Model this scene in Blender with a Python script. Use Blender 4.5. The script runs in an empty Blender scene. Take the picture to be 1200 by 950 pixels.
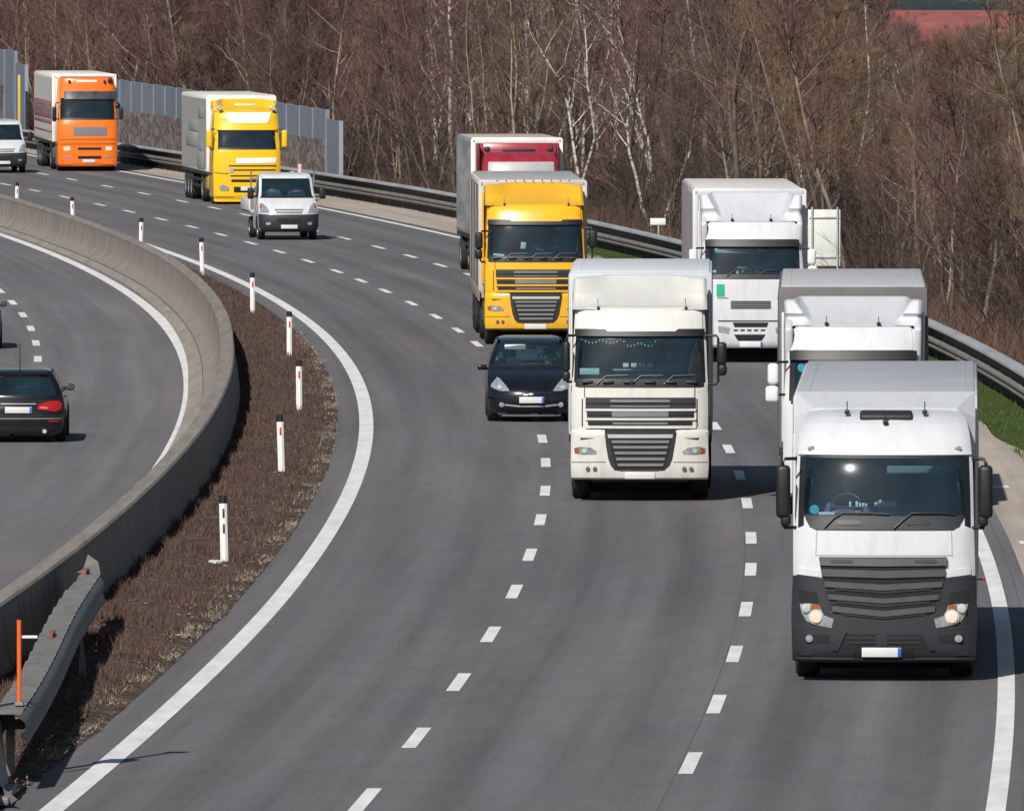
import bpy, bmesh, math, random
import numpy as np
from mathutils import Vector, Matrix
rad = math.radians
random.seed(7)
SC = bpy.context.scene
COL = SC.collection

# ------------------------------------------------------------------ naming
def tag(o, label=None, cat=None, group=None, kind=None):
    if label: o['label'] = label
    if cat: o['category'] = cat
    if group: o['group'] = group
    if kind: o['kind'] = kind
    return o

def empty(name, loc, rz=0.0, label=None, cat=None, group=None):
    o = bpy.data.objects.new(name, None)
    o.empty_display_size = .3
    COL.objects.link(o)
    o.location = loc
    o.rotation_euler = (0, 0, rz)
    return tag(o, label, cat, group)

def copy_tree(o, parent=None):
    c = o.copy()
    COL.objects.link(c)
    if parent: c.parent = parent
    for ch in list(o.children):
        copy_tree(ch, c)
    return c

# ------------------------------------------------------------------ materials
MATS = {}
def node_mat(name):
    m = bpy.data.materials.new(name)
    m.use_nodes = True
    nt = m.node_tree
    return m, nt, nt.nodes['Principled BSDF']

def mat(name, col, rough=.5, metal=0., var=.12, scale=3., coat=0., bump=0., bscale=40., emit=None, estr=0., stretch=None, spec=.5):
    if name in MATS: return MATS[name]
    m, nt, b = node_mat(name)
    N = nt.nodes; Lk = nt.links
    tc = N.new('ShaderNodeTexCoord')
    src = tc.outputs['Object']
    if stretch:
        mp = N.new('ShaderNodeMapping'); mp.inputs['Scale'].default_value = stretch
        Lk.new(src, mp.inputs['Vector']); src = mp.outputs['Vector']
    no = N.new('ShaderNodeTexNoise'); no.inputs['Scale'].default_value = scale
    no.inputs['Detail'].default_value = 6; no.inputs['Roughness'].default_value = .65
    Lk.new(src, no.inputs['Vector'])
    rp = N.new('ShaderNodeValToRGB')
    e = rp.color_ramp.elements
    e[0].position = .3; e[1].position = .7
    e[0].color = [c * (1 - var) for c in col] + [1]
    e[1].color = [min(1, c * (1 + var)) for c in col] + [1]
    Lk.new(no.outputs['Fac'], rp.inputs['Fac'])
    Lk.new(rp.outputs['Color'], b.inputs['Base Color'])
    b.inputs['Roughness'].default_value = rough
    b.inputs['Metallic'].default_value = metal
    b.inputs['Coat Weight'].default_value = coat
    b.inputs['Coat Roughness'].default_value = .06
    b.inputs['Specular IOR Level'].default_value = spec
    if bump:
        n2 = N.new('ShaderNodeTexNoise'); n2.inputs['Scale'].default_value = bscale; n2.inputs['Detail'].default_value = 4
        Lk.new(src, n2.inputs['Vector'])
        bp = N.new('ShaderNodeBump'); bp.inputs['Strength'].default_value = bump; bp.inputs['Distance'].default_value = .02
        Lk.new(n2.outputs['Fac'], bp.inputs['Height']); Lk.new(bp.outputs['Normal'], b.inputs['Normal'])
    if emit:
        b.inputs['Emission Color'].default_value = list(emit) + [1]; b.inputs['Emission Strength'].default_value = estr
    MATS[name] = m
    return m

def paint(name, col, rough=.32, dirt=.21):
    """vehicle paint: clear coat plus blotchy road film that is heavier on low parts (real dirt)"""
    if name in MATS: return MATS[name]
    m, nt, b = node_mat(name); N = nt.nodes; Lk = nt.links
    tc = N.new('ShaderNodeTexCoord')
    n1 = N.new('ShaderNodeTexNoise'); n1.inputs['Scale'].default_value = 1.3; n1.inputs['Detail'].default_value = 8; n1.inputs['Roughness'].default_value = .7
    mp = N.new('ShaderNodeMapping'); mp.inputs['Scale'].default_value = (3.2, 1, .9)
    Lk.new(tc.outputs['Object'], mp.inputs['Vector']); Lk.new(mp.outputs['Vector'], n1.inputs['Vector'])
    rp = N.new('ShaderNodeValToRGB'); e = rp.color_ramp.elements
    e[0].position = .42; e[0].color = (0, 0, 0, 1); e[1].position = .8; e[1].color = (1, 1, 1, 1)
    Lk.new(n1.outputs['Fac'], rp.inputs['Fac'])
    sx = N.new('ShaderNodeSeparateXYZ'); Lk.new(tc.outputs['Object'], sx.inputs['Vector'])
    mr = N.new('ShaderNodeMapRange'); mr.inputs['From Min'].default_value = 0; mr.inputs['From Max'].default_value = 2.6
    mr.inputs['To Min'].default_value = 1.0; mr.inputs['To Max'].default_value = .45
    Lk.new(sx.outputs['Z'], mr.inputs['Value'])
    mu = N.new('ShaderNodeMath'); mu.operation = 'MULTIPLY'
    Lk.new(rp.outputs['Color'], mu.inputs[0]); Lk.new(mr.outputs['Result'], mu.inputs[1])
    m2 = N.new('ShaderNodeMath'); m2.operation = 'MULTIPLY'; m2.inputs[1].default_value = dirt * 2.2
    Lk.new(mu.outputs[0], m2.inputs[0])
    mx = N.new('ShaderNodeMix'); mx.data_type = 'RGBA'
    mx.inputs[6].default_value = list(col) + [1]; mx.inputs[7].default_value = (.22, .19, .17, 1)
    Lk.new(m2.outputs[0], mx.inputs[0]); Lk.new(mx.outputs[2], b.inputs['Base Color'])
    b.inputs['Roughness'].default_value = rough
    b.inputs['Coat Weight'].default_value = .5; b.inputs['Coat Roughness'].default_value = .05
    MATS[name] = m
    return m

def glass_mat(name='windscreen_glass', tint=(.66, .78, .85), rough=.016, sky_tint=.05):
    if name in MATS: return MATS[name]
    m = bpy.data.materials.new(name); m.use_nodes = True
    nt = m.node_tree; N = nt.nodes; Lk = nt.links
    for n in list(N): N.remove(n)
    out = N.new('ShaderNodeOutputMaterial'); mx = N.new('ShaderNodeMixShader')
    tr = N.new('ShaderNodeBsdfTransparent'); gl = N.new('ShaderNodeBsdfGlossy')
    fr = N.new('ShaderNodeFresnel'); fr.inputs['IOR'].default_value = 2.0
    tc = N.new('ShaderNodeTexCoord'); no = N.new('ShaderNodeTexNoise'); no.inputs['Scale'].default_value = 2.5
    Lk.new(tc.outputs['Object'], no.inputs['Vector'])
    rp = N.new('ShaderNodeValToRGB'); e = rp.color_ramp.elements
    e[0].color = [c * .92 for c in tint] + [1]; e[1].color = list(tint) + [1]
    Lk.new(no.outputs['Fac'], rp.inputs['Fac']); Lk.new(rp.outputs['Color'], tr.inputs['Color'])
    gl.inputs['Roughness'].default_value = rough
    Lk.new(fr.outputs[0], mx.inputs[0]); Lk.new(tr.outputs[0], mx.inputs[1]); Lk.new(gl.outputs[0], mx.inputs[2])
    # bluish diffuse paints in sky reflection; wide gloss lobe enlarges the sun glint
    df = N.new('ShaderNodeBsdfDiffuse'); df.inputs['Color'].default_value = (.14, .32, .42, 1)
    g2 = N.new('ShaderNodeBsdfGlossy'); g2.inputs['Roughness'].default_value = .13
    m1 = N.new('ShaderNodeMixShader'); m1.inputs[0].default_value = .045; Lk.new(df.outputs[0], m1.inputs[1]); Lk.new(g2.outputs[0], m1.inputs[2])
    n2 = N.new('ShaderNodeTexNoise'); n2.inputs['Scale'].default_value = 1.7; n2.inputs['Detail'].default_value = 5
    Lk.new(tc.outputs['Object'], n2.inputs['Vector'])
    mr = N.new('ShaderNodeMapRange'); mr.inputs['From Min'].default_value = .3; mr.inputs['From Max'].default_value = .7
    mr.inputs['To Min'].default_value = sky_tint * .5; mr.inputs['To Max'].default_value = sky_tint * 1.5; Lk.new(n2.outputs['Fac'], mr.inputs['Value'])
    m2 = N.new('ShaderNodeMixShader'); Lk.new(mr.outputs['Result'], m2.inputs[0]); Lk.new(mx.outputs[0], m2.inputs[1]); Lk.new(m1.outputs[0], m2.inputs[2])
    Lk.new(m2.outputs[0], out.inputs['Surface'])
    MATS[name] = m
    return m

# ------------------------------------------------------------------ mesh builder
class MB:
    def __init__(s): s.v = []; s.f = []; s.mi = []; s.uv = None
    def add(s, vs, fs, mi=0):
        o = len(s.v); s.v += [tuple(v) for v in vs]
        for f in fs: s.f.append(tuple(i + o for i in f)); s.mi.append(mi)
    def box(s, x0, x1, y0, y1, z0, z1, mi=0):
        vs = [(x, y, z) for x in (x0, x1) for y in (y0, y1) for z in (z0, z1)]
        s.add(vs, [(0, 1, 3, 2), (4, 6, 7, 5), (0, 4, 5, 1), (2, 3, 7, 6), (0, 2, 6, 4), (1, 5, 7, 3)], mi)
    def rbox(s, c, size, bev=.03, seg=2, rot=None, mi=0):
        bm = bmesh.new(); bmesh.ops.create_cube(bm, size=1)
        bmesh.ops.scale(bm, vec=size, verts=bm.verts)
        if bev > 0:
            bmesh.ops.bevel(bm, geom=bm.edges[:], offset=min(bev, min(size) * .49), segments=seg, affect='EDGES', profile=.5)
        M = Matrix.Translation(c)
        if rot: M = M @ Matrix.Rotation(rot[2], 4, 'Z') @ Matrix.Rotation(rot[1], 4, 'Y') @ Matrix.Rotation(rot[0], 4, 'X')
        bm.verts.index_update()
        s.add([M @ v.co for v in bm.verts], [[v.index for v in f.verts] for f in bm.faces], mi); bm.free()
    def tube(s, pts, rs, n=6, mi=0, cap=True):
        pts = [Vector(p) for p in pts]
        if not hasattr(rs, '__len__'): rs = [rs] * len(pts)
        rings = []
        for i, p in enumerate(pts):
            d = (pts[min(i + 1, len(pts) - 1)] - pts[max(i - 1, 0)]).normalized()
            a = d.cross(Vector((0, 0, 1)) if abs(d.z) < .9 else Vector((1, 0, 0))).normalized(); b = d.cross(a)
            rings.append([p + (a * math.cos(t) + b * math.sin(t)) * rs[i] for t in [2 * math.pi * k / n for k in range(n)]])
        vs = [v for r in rings for v in r]; fs = []
        for i in range(len(pts) - 1):
            for k in range(n):
                k2 = (k + 1) % n
                fs.append((i * n + k, i * n + k2, (i + 1) * n + k2, (i + 1) * n + k))
        if cap: fs += [tuple(range(n))[::-1], tuple((len(pts) - 1) * n + k for k in range(n))]
        s.add(vs, fs, mi)
    def lathe_x(s, prof, c, n=28, mi=0):
        """prof = [(x, r)] revolved round the x axis through c"""
        vs = []; fs = []
        for x, r in prof:
            for k in range(n):
                t = 2 * math.pi * k / n
                vs.append((c[0] + x, c[1] + r * math.cos(t), c[2] + r * math.sin(t)))
        for i in range(len(prof) - 1):
            for k in range(n):
                k2 = (k + 1) % n
                fs.append((i * n + k, i * n + k2, (i + 1) * n + k2, (i + 1) * n + k))
        s.add(vs, fs, mi)
    def disc_y(s, c, r, n=16, depth=.03, mi=0, bulge=.3):
        """shallow dome facing -y"""
        vs = [(c[0], c[1] - depth, c[2])]; fs = []
        for j, (q, dd) in enumerate(((.5, depth * (1 - bulge * .3)), (1, depth * (1 - bulge)), (1, -.02))):
            for k in range(n):
                t = 2 * math.pi * k / n
                vs.append((c[0] + r * q * math.cos(t), c[1] - dd, c[2] + r * q * math.sin(t)))
        for k in range(n):
            k2 = (k + 1) % n
            fs.append((0, 1 + k, 1 + k2))
            for j in range(2): fs.append((1 + j * n + k, 1 + (j + 1) * n + k, 1 + (j + 1) * n + k2, 1 + j * n + k2))
        s.add(vs, fs, mi)
    def build(s, name, mats, parent=None, smooth=32, loc=None):
        me = bpy.data.meshes.new(name)
        me.from_pydata(s.v, [], s.f)
        if not isinstance(mats, (list, tuple)): mats = [mats]
        for m in mats: me.materials.append(m)
        if len(mats) > 1: me.polygons.foreach_set('material_index', s.mi)
        if s.uv is not None:
            ul = me.uv_layers.new(name='UVMap')
            for lp in me.loops: ul.data[lp.index].uv = s.uv[lp.vertex_index]
        me.validate()
        if smooth:
            me.polygons.foreach_set('use_smooth', [True] * len(me.polygons))
            me.set_sharp_from_angle(angle=rad(smooth))
        me.update()
        o = bpy.data.objects.new(name, me); COL.objects.link(o)
        if parent: o.parent = parent
        if loc: o.location = loc
        return o

# ------------------------------------------------------------------ camera, sun, sky
H_CAM = 10.0; F_PX = 16130.0
cam = bpy.data.cameras.new('camera'); co = bpy.data.objects.new('camera', cam); COL.objects.link(co)
cam.sensor_width = 36; cam.lens = F_PX / 1200 * 36; cam.clip_start = 1; cam.clip_end = 9000
co.location = (0, 0, H_CAM); co.rotation_euler = (rad(90) - math.atan(565 / F_PX), 0, 0)
SC.camera = co
SUN_EL, SUN_AZ = rad(41), rad(20.5)          # sun behind the camera and to its left
sd = Vector((-math.sin(SUN_AZ) * math.cos(SUN_EL), -math.cos(SUN_AZ) * math.cos(SUN_EL), math.sin(SUN_EL)))
sl = bpy.data.lights.new('sun', 'SUN'); sl.energy = 5.0; sl.angle = rad(.53); sl.color = (1, .96, .9)
so = bpy.data.objects.new('sun', sl); COL.objects.link(so)
so.rotation_euler = sd.to_track_quat('Z', 'Y').to_euler(); so.location = (-30, -60, 80)
w = bpy.data.worlds.new('World'); SC.world = w; w.use_nodes = True
nt = w.node_tree; sky = nt.nodes.new('ShaderNodeTexSky'); sky.sky_type = 'NISHITA'; sky.sun_disc = False
sky.sun_elevation = SUN_EL; sky.sun_rotation = math.atan2(sd.x, sd.y)
sky.air_density = 1.2; sky.dust_density = .6; sky.ozone_density = 1.5
nt.links.new(sky.outputs[0], nt.nodes['Background'].inputs[0]); nt.nodes['Background'].inputs[1].default_value = .05
vs_ = SC.view_settings; vs_.view_transform = 'Standard'; vs_.look = 'None'; vs_.gamma = 1; vs_.exposure = .05; vs_.use_curve_mapping = False
SC.cycles.max_bounces = 6; SC.cycles.transparent_max_bounces = 12; SC.cycles.caustics_reflective = False; SC.cycles.caustics_refractive = False

# ------------------------------------------------------------------ the road line
PC = [.105, -.123, -2.927, -2.523, .068]
def _q(d):
    t = (d - 300) / 100
    return (((PC[0] * t + PC[1]) * t + PC[2]) * t + PC[3]) * t + PC[4]
def XL(d):
    """x of the left edge line of the near carriageway at distance d"""
    if d > 560: return _q(560) - 3.43 + (d - 560) * (_q(560) - _q(550)) / 10 * (1 + (d - 560) * .0006)
    if d < 130: return _q(130) - 3.43 - .335 + (d - 130) * .075
    return _q(d) - 3.43 - (.10 * ((205 - d) / 35) ** 1.6 if d < 205 else 0)
def SL(d): return (XL(d + 2) - XL(d - 2)) / 4
def frange(a, b, st):
    n = max(1, int(round((b - a) / st)))
    return [a + (b - a) * i / n for i in range(n + 1)]
def ribbon(name, offs, d0, d1, z, m, step=4., zs=None, parent=None, crown=None):
    """sheet along the road between lateral offsets (numbers or functions of d)"""
    mb = MB(); mb.uv = []
    ds = frange(d0, d1, step); n = len(offs)
    for d in ds:
        for j, o in enumerate(offs):
            ov = o(d) if callable(o) else o
            mb.v.append((XL(d) + ov, d, zs[j] if zs else z)); mb.uv.append((ov, d))
    for i in range(len(ds) - 1):
        for j in range(n - 1):
            a = i * n + j; mb.f.append((a, a + 1, a + n + 1, a + n)); mb.mi.append(0)
    return mb.build(name, m, parent, smooth=40)

def asphalt_mat(name, base, tint=(1, 1, 1), tracks=(), seed=0., rough=.82):
    m, nt, b = node_mat(name); N = nt.nodes; Lk = nt.links
    uv = N.new('ShaderNodeUVMap')
    def noise(sc, scale, det=5, ro=.6, off=0):
        mp = N.new('ShaderNodeMapping'); mp.inputs['Scale'].default_value = sc; mp.inputs['Location'].default_value = (off + seed, off * 1.7 + seed, 0)
        Lk.new(uv.outputs[0], mp.inputs['Vector'])
        n = N.new('ShaderNodeTexNoise'); n.inputs['Scale'].default_value = scale; n.inputs['Detail'].default_value = det; n.inputs['Roughness'].default_value = ro
        Lk.new(mp.outputs[0], n.inputs['Vector']); return n.outputs['Fac']
    def rmp(src, lo, hi, p0=.3, p1=.7):
        r = N.new('ShaderNodeMapRange'); r.inputs['From Min'].default_value = p0; r.inputs['From Max'].default_value = p1
        r.inputs['To Min'].default_value = lo; r.inputs['To Max'].default_value = hi
        Lk.new(src, r.inputs['Value']); return r.outputs['Result']
    def mul(a, c):
        k = N.new('ShaderNodeMath'); k.operation = 'MULTIPLY'
        Lk.new(a, k.inputs[0])
        if hasattr(c, 'links') or not isinstance(c, (int, float)): Lk.new(c, k.inputs[1])
        else: k.inputs[1].default_value = c
        return k.outputs[0]
    v = rmp(noise((1.1, .012, 1), 1.6, 4), .78, 1.17)                 # long streaks along the lanes
    v = mul(v, rmp(noise((.35, .03, 1), 1.0, 3, off=3), .86, 1.13))     # broad patches
    v = mul(v, rmp(noise((.9, .25, 1), 2.2, 6, .7, off=5), .91, 1.09))
    v = mul(v, rmp(noise((.8, .10, 1), 3.5, 5, .8, off=15), 1.0, 1.16, .62, .78))
    v = mul(v, rmp(noise((1, .09, 1), 26, 3, .8, off=8), .86, 1.15))   # grain
    if tracks:
        sp = N.new('ShaderNodeSeparateXYZ'); Lk.new(uv.outputs[0], sp.inputs[0])
        for t, wd, amp in tracks:                                      # polished / oily wheel tracks
            a = N.new('ShaderNodeMath'); a.operation = 'SUBTRACT'; a.inputs[1].default_value = t; Lk.new(sp.outputs['X'], a.inputs[0])
            c = N.new('ShaderNodeMath'); c.operation = 'ABSOLUTE'; Lk.new(a.outputs[0], c.inputs[0])
            r = N.new('ShaderNodeMapRange'); r.interpolation_type = 'SMOOTHSTEP'
            r.inputs['From Min'].default_value = 0; r.inputs['From Max'].default_value = wd
            r.inputs['To Min'].default_value = 1 + amp; r.inputs['To Max'].default_value = 1; Lk.new(c.outputs[0], r.inputs['Value'])
            v = mul(v, r.outputs['Result'])
    cr = N.new('ShaderNodeMix'); cr.data_type = 'RGBA'
    cr.inputs[6].default_value = (base * 1.0, base * .967, base * 1.015, 1); cr.inputs[7].default_value = (base * 1.09, base * .98, base * .99, 1)
    Lk.new(rmp(noise((.5, .05, 1), 1.7, 3, off=11), 0, 1, .42, .75), cr.inputs[0])
    vm = N.new('ShaderNodeVectorMath'); vm.operation = 'SCALE'
    Lk.new(cr.outputs[2], vm.inputs[0]); Lk.new(v, vm.inputs['Scale'])
    Lk.new(vm.outputs[0], b.inputs['Base Color'])
    b.inputs['Roughness'].default_value = rough; b.inputs['Specular IOR Level'].default_value = .35
    bp = N.new('ShaderNodeBump'); bp.inputs['Strength'].default_value = .25; bp.inputs['Distance'].default_value = .01
    Lk.new(noise((1, 1, 1), 30, 3, .7, off=2), bp.inputs['Height']); Lk.new(bp.outputs[0], b.inputs['Normal'])
    return m

def ground_mat(name, c0, c1, c2, s1=.35, s2=4., bump=.4):
    m, nt, b = node_mat(name); N = nt.nodes; Lk = nt.links
    tc = N.new('ShaderNodeTexCoord')
    a = N.new('ShaderNodeTexNoise'); a.inputs['Scale'].default_value = s1; a.inputs['Detail'].default_value = 8; a.inputs['Roughness'].default_value = .7
    c = N.new('ShaderNodeTexNoise'); c.inputs['Scale'].default_value = s2; c.inputs['Detail'].default_value = 6; c.inputs['Roughness'].default_value = .75
    for n in (a, c): Lk.new(tc.outputs['Object'], n.inputs['Vector'])
    r1 = N.new('ShaderNodeValToRGB'); e = r1.color_ramp.elements
    e[0].position = .38; e[0].color = list(c0) + [1]; e[1].position = .62; e[1].color = list(c1) + [1]
    r2 = N.new('ShaderNodeValToRGB'); e = r2.color_ramp.elements
    e[0].position = .5; e[0].color = (0, 0, 0, 1); e[1].position = .68; e[1].color = (1, 1, 1, 1)
    Lk.new(a.outputs[0], r1.inputs[0]); Lk.new(c.outputs[0], r2.inputs[0])
    mx = N.new('ShaderNodeMix'); mx.data_type = 'RGBA'; mx.inputs[7].default_value = list(c2) + [1]
    Lk.new(r2.outputs[0], mx.inputs[0]); Lk.new(r1.outputs[0], mx.inputs[6]); Lk.new(mx.outputs[2], b.inputs['Base Color'])
    b.inputs['Roughness'].default_value = .95; b.inputs['Specular IOR Level'].default_value = .1
    bp = N.new('ShaderNodeBump'); bp.inputs['Strength'].default_value = bump; bp.inputs['Distance'].default_value = .08
    Lk.new(c.outputs[0], bp.inputs['Height']); Lk.new(bp.outputs[0], b.inputs['Normal'])
    return m

def island_mat(name, cols, rough=.9, spec=.1):
    """colour picked at random per blade, stone or twig"""
    m, nt, b = node_mat(name); N = nt.nodes; Lk = nt.links
    g = N.new('ShaderNodeNewGeometry'); rp = N.new('ShaderNodeValToRGB')
    e = rp.color_ramp.elements
    while len(e) < len(cols): e.new(.5)
    for i, c in enumerate(cols): e[i].position = i / max(1, len(cols) - 1); e[i].color = list(c) + [1]
    Lk.new(g.outputs['Random Per Island'], rp.inputs[0]); Lk.new(rp.outputs[0], b.inputs['Base Color'])
    b.inputs['Roughness'].default_value = rough; b.inputs['Specular IOR Level'].default_value = spec
    return m
# ------------------------------------------------------------------ the setting
D0, D1e = 118, 660
R_OFF = 10.65
def rail_off(d): return 13.58 if d < 480 else 13.58 - (d - 480) * .0095
tr = [(1.05, .55, -.09), (2.4, .55, -.09), (4.45, .6, -.14), (6.05, .6, -.14), (8.0, .65, -.19), (9.85, .65, -.19), (7.1, .5, .05), (8.95, .45, .10), (5.25, .4, .06)]
A1 = asphalt_mat('carriageway_asphalt', .119, tracks=tr)
A2 = asphalt_mat('far_side_asphalt', .132, tracks=[(-5.9, .5, -.04), (-8.2, .5, -.05)], seed=4.3)
A3 = asphalt_mat('shoulder_concrete', .30, seed=9.1)
def recolor(m, lo, hi):
    for n in m.node_tree.nodes:
        if n.type == 'MIX': n.inputs[6].default_value = list(lo) + [1]; n.inputs[7].default_value = list(hi) + [1]
recolor(A3, (.33, .28, .235), (.40, .345, .29))

G0 = ground_mat('bare_ground', (.06, .045, .036), (.085, .062, .045), (.10, .075, .05), .08, 1.5)
mb = MB(); ys = [-200, 100, 300, 600, 900, 1500, 2500, 5000]
for y in ys: mb.v += [(-2500, y, -.25), (2500, y, -.25)]
for i in range(len(ys) - 1): mb.f.append((2 * i, 2 * i + 1, 2 * i + 3, 2 * i + 2)); mb.mi.append(0)
tag(mb.build('ground', G0), kind='structure')
tag(ribbon('near_carriageway', [lambda d: -.60 + .015 * math.sin(d * 1.3) + .012 * math.sin(d * 3.1 + 1) + .03 * math.sin(d * .23), 1.5, 3.4, 5.2, 6.9, 8.8, R_OFF + .5], D0, 720, 0, A1, step=1.), kind='structure')
tag(ribbon('far_carriageway', [-17, -12, -9.5, -7, -5, -2.98], D0, 720, 0, A2), kind='structure')
tag(ribbon('far_verge', [-60, -30, -19, -16.9], D0, 720, 0, ground_mat('far_verge_grass', (.05, .06, .025), (.08, .075, .04), (.10, .08, .05), .3, 2.), zs=[.3, .3, .1, -.01], step=6), kind='structure')
tag(ribbon('hard_shoulder', [R_OFF + .48, R_OFF + 1.2, lambda d: rail_off(d) - (1.2 if d < 410 else 1.2 - min(1.15, (d - 410) * .06)) + .12 * math.sin(d * .13) + .1 * math.sin(d * .37)], D0, 720, .004, A3, step=2), kind='structure')
G1 = ground_mat('green_verge', (.03, .055, .012), (.05, .08, .018), (.10, .09, .045), .5, 3.)
tag(ribbon('grass_verge', [lambda d: rail_off(d) - 1.5, lambda d: rail_off(d) - .3, lambda d: rail_off(d) + 1.4], D0, 424, -.01, G1, zs=[-.03, .03, .02]), kind='structure')
tag(ribbon('gravel_verge', [lambda d: rail_off(d) - .3, lambda d: rail_off(d) + 1.4], 424, 720, -.004, A3), kind='structure')
G2 = ground_mat('woodland_floor', (.05, .036, .03), (.075, .052, .042), (.11, .08, .06), .3, 2.5, .6)
tag(ribbon('woodland_floor', [lambda d: rail_off(d) + 1.3, lambda d: rail_off(d) + 6, lambda d: rail_off(d) + 25, lambda d: rail_off(d) + 80], D0, 900, 0, G2, zs=[-.03, .1, .35, .3]), kind='structure')
G3 = ground_mat('median_soil', (.05, .034, .028), (.085, .058, .045), (.22, .18, .14), .9, 5., .7)
tag(ribbon('median_strip', [lambda d: bar_off(d) - .1, lambda d: bar_off(d) + 1.0, -1.4, -.75, -.5], D0, 700, 0, G3, zs=[.02, .1, .1, .05, -.02], step=3) if False else ribbon('median_strip', [-3.1, -2.0, -1.2, -.8, -.5], D0, 700, 0, G3, zs=[.02, .09, .09, .05, -.02], step=3), kind='structure')

WHITE = mat('road_paint', (.65, .645, .63), .75, var=.16, scale=2.6, stretch=(1, .2, 1))
def stripe(mb, off, w, d0, d1, z, step=3.):
    ds = frange(d0, d1, step); base = len(mb.v)
    for d in ds:
        mb.v += [(XL(d) + off - w / 2, d, z), (XL(d) + off + w / 2, d, z)]
    for i in range(len(ds) - 1): mb.f.append((base + 2 * i, base + 2 * i + 1, base + 2 * i + 3, base + 2 * i + 2)); mb.mi.append(0)
mb = MB()
stripe(mb, 0, .28, D0, 690, .005)
stripe(mb, R_OFF, .225, D0, 690, .007)
stripe(mb, -3.65, .3, D0, 690, .005)
tag(mb.build('edge_lines', WHITE, smooth=0), kind='structure')
dA = [168.9, 181.3, 193.5, 205.9, 217.9, 230.7, 242.5, 255.2, 267.0, 279.2, 291.4, 303.6, 315.7, 327.2, 338.2, 350.0, 362.2, 374.4, 385.1, 395.5, 407.5, 419.1, 430.3, 442.1, 453.3, 465.1, 477.5, 489, 502.8, 515, 527, 539, 551, 563, 575, 587, 599]
dB = [163.8, 176.2, 188.3, 200.6, 213, 223.9, 237.3, 249.4, 261.8, 273.8, 285.6, 297.4, 309.2, 320.9, 332.6, 344.4, 356.1, 367.8, 379.5, 391.2, 402.4, 413.4, 424.8, 437, 448.6, 460.2, 471.9, 483.2, 495, 509.1, 523, 537, 549, 561, 573, 585]
dC = [305.5, 315.9, 327.9, 339.7, 351.5, 362.9, 374.4, 386.2, 398, 410] + [293.6 - 11.8 * i for i in range(14)]
mb = MB()
for ds, off in ((dA, 3.43), (dB, 6.94), (dC, -7.05)):
    ds = sorted(ds)
    for d in [ds[0] - 24, ds[0] - 12] + ds: stripe(mb, off, .175, d - 2.1, d + 2.1, .005, 2.1)
for d in (156, 178, 200, 222, 244, 266):                # short cross ticks on the shoulder
    x = XL(d) + R_OFF
    mb.add([(x + .62, d - .55, .012), (x + 1.0, d - .55, .012), (x + 1.0, d + .55, .012), (x + .62, d + .55, .012)], [(0, 1, 2, 3)])
tag(mb.build('lane_dashes', WHITE, smooth=0), kind='structure')
SEAM = mat('seam_tar', (.075, .072, .074), .8)
mb = MB()
for off, w in ((6.83, .009), (R_OFF + .30, .016)): stripe(mb, off, w, D0, 600, .0028)
tag(mb.build('road_seams', SEAM, smooth=0), kind='structure')

# ---- vegetation as stuff: blades are thin upright triangles
def blades(name, n, place, h0, h1, wd, m, lean=.35, seed=1):
    r = np.random.default_rng(seed)
    P = place(r, n); n = len(P)
    h = r.uniform(h0, h1, n) * P[:, 3] if P.shape[1] > 3 else r.uniform(h0, h1, n)
    a = r.uniform(0, np.pi, n); wv = r.uniform(.6, 1.4, n) * wd
    la = r.uniform(0, 2 * np.pi, n); lm = h * r.uniform(0, lean, n)
    dx, dy = np.cos(a) * wv / 2, np.sin(a) * wv / 2
    V = np.empty((n, 3, 3))
    V[:, 0] = P[:, :3] - np.c_[dx, dy, np.zeros(n)]
    V[:, 1] = P[:, :3] + np.c_[dx, dy, np.zeros(n)]
    V[:, 2] = P[:, :3] + np.c_[np.cos(la) * lm, np.sin(la) * lm, h]
    me = bpy.data.meshes.new(name)
    me.from_pydata(V.reshape(-1, 3).tolist(), [], np.arange(3 * n).reshape(-1, 3).tolist())
    me.materials.append(m)
    o = bpy.data.objects.new(name, me); COL.objects.link(o)
    return o
XLv = np.vectorize(XL)
def strip_place(o0, o1, d0, d1, z, clump=0., pw=1.):
    def f(r, n):
        d = d0 + (d1 - d0) * r.random(n) ** 1.25
        u = r.random(n) ** pw
        off = o0 + (o1 - o0) * u
        if clump:
            ph = np.sin(d * 1.1 + off * 4) + np.sin(d * .43 - off * 6.3 + 1) + np.sin(d * 2.3 + off * 2.2 + 2)
            keep = r.random(n) < np.clip((.5 if clump < .5 else .12) + clump * ph, .03, 1)
            d, off = d[keep], off[keep]
        s = .75 + .35 * np.sin(d * .9 + off * 3) + r.uniform(-.2, .2, len(d))
        return np.c_[XLv(d) + off, d, np.full(len(d), z), np.clip(s, .3, 1.4)]
    return f
DRY = island_mat('dry_heather', [(.065, .041, .035), (.115, .071, .058), (.08, .053, .045), (.165, .113, .09), (.048, .034, .031), (.14, .082, .063), (.095, .067, .06)])
PALE = island_mat('pale_straw', [(.21, .16, .115), (.29, .23, .17), (.14, .10, .075), (.40, .34, .26), (.10, .07, .055)])
GRN = island_mat('green_grass', [(.028, .062, .012), (.06, .105, .024), (.042, .082, .018), (.12, .115, .05)])
RED = island_mat('russet_undergrowth', [(.10, .055, .042), (.15, .085, .062), (.08, .05, .042), (.19, .13, .09), (.06, .042, .036)])
tag(blades('dry_heather', 130000, strip_place(-2.58, -.85, 140, 470, .05), .05, .20, .020, DRY, lean=.8, seed=2), 'low dry brown heather covering the median between concrete barrier and edge line', 'plants', kind='stuff')
tag(blades('pale_straw', 42000, strip_place(-2.1, -.56, 140, 340, .06, clump=.7, pw=.55), .03, .095, .016, PALE, lean=1.7, seed=3), 'pale dry straw tufts along the road side of the median', 'grass', kind='stuff')
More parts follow.
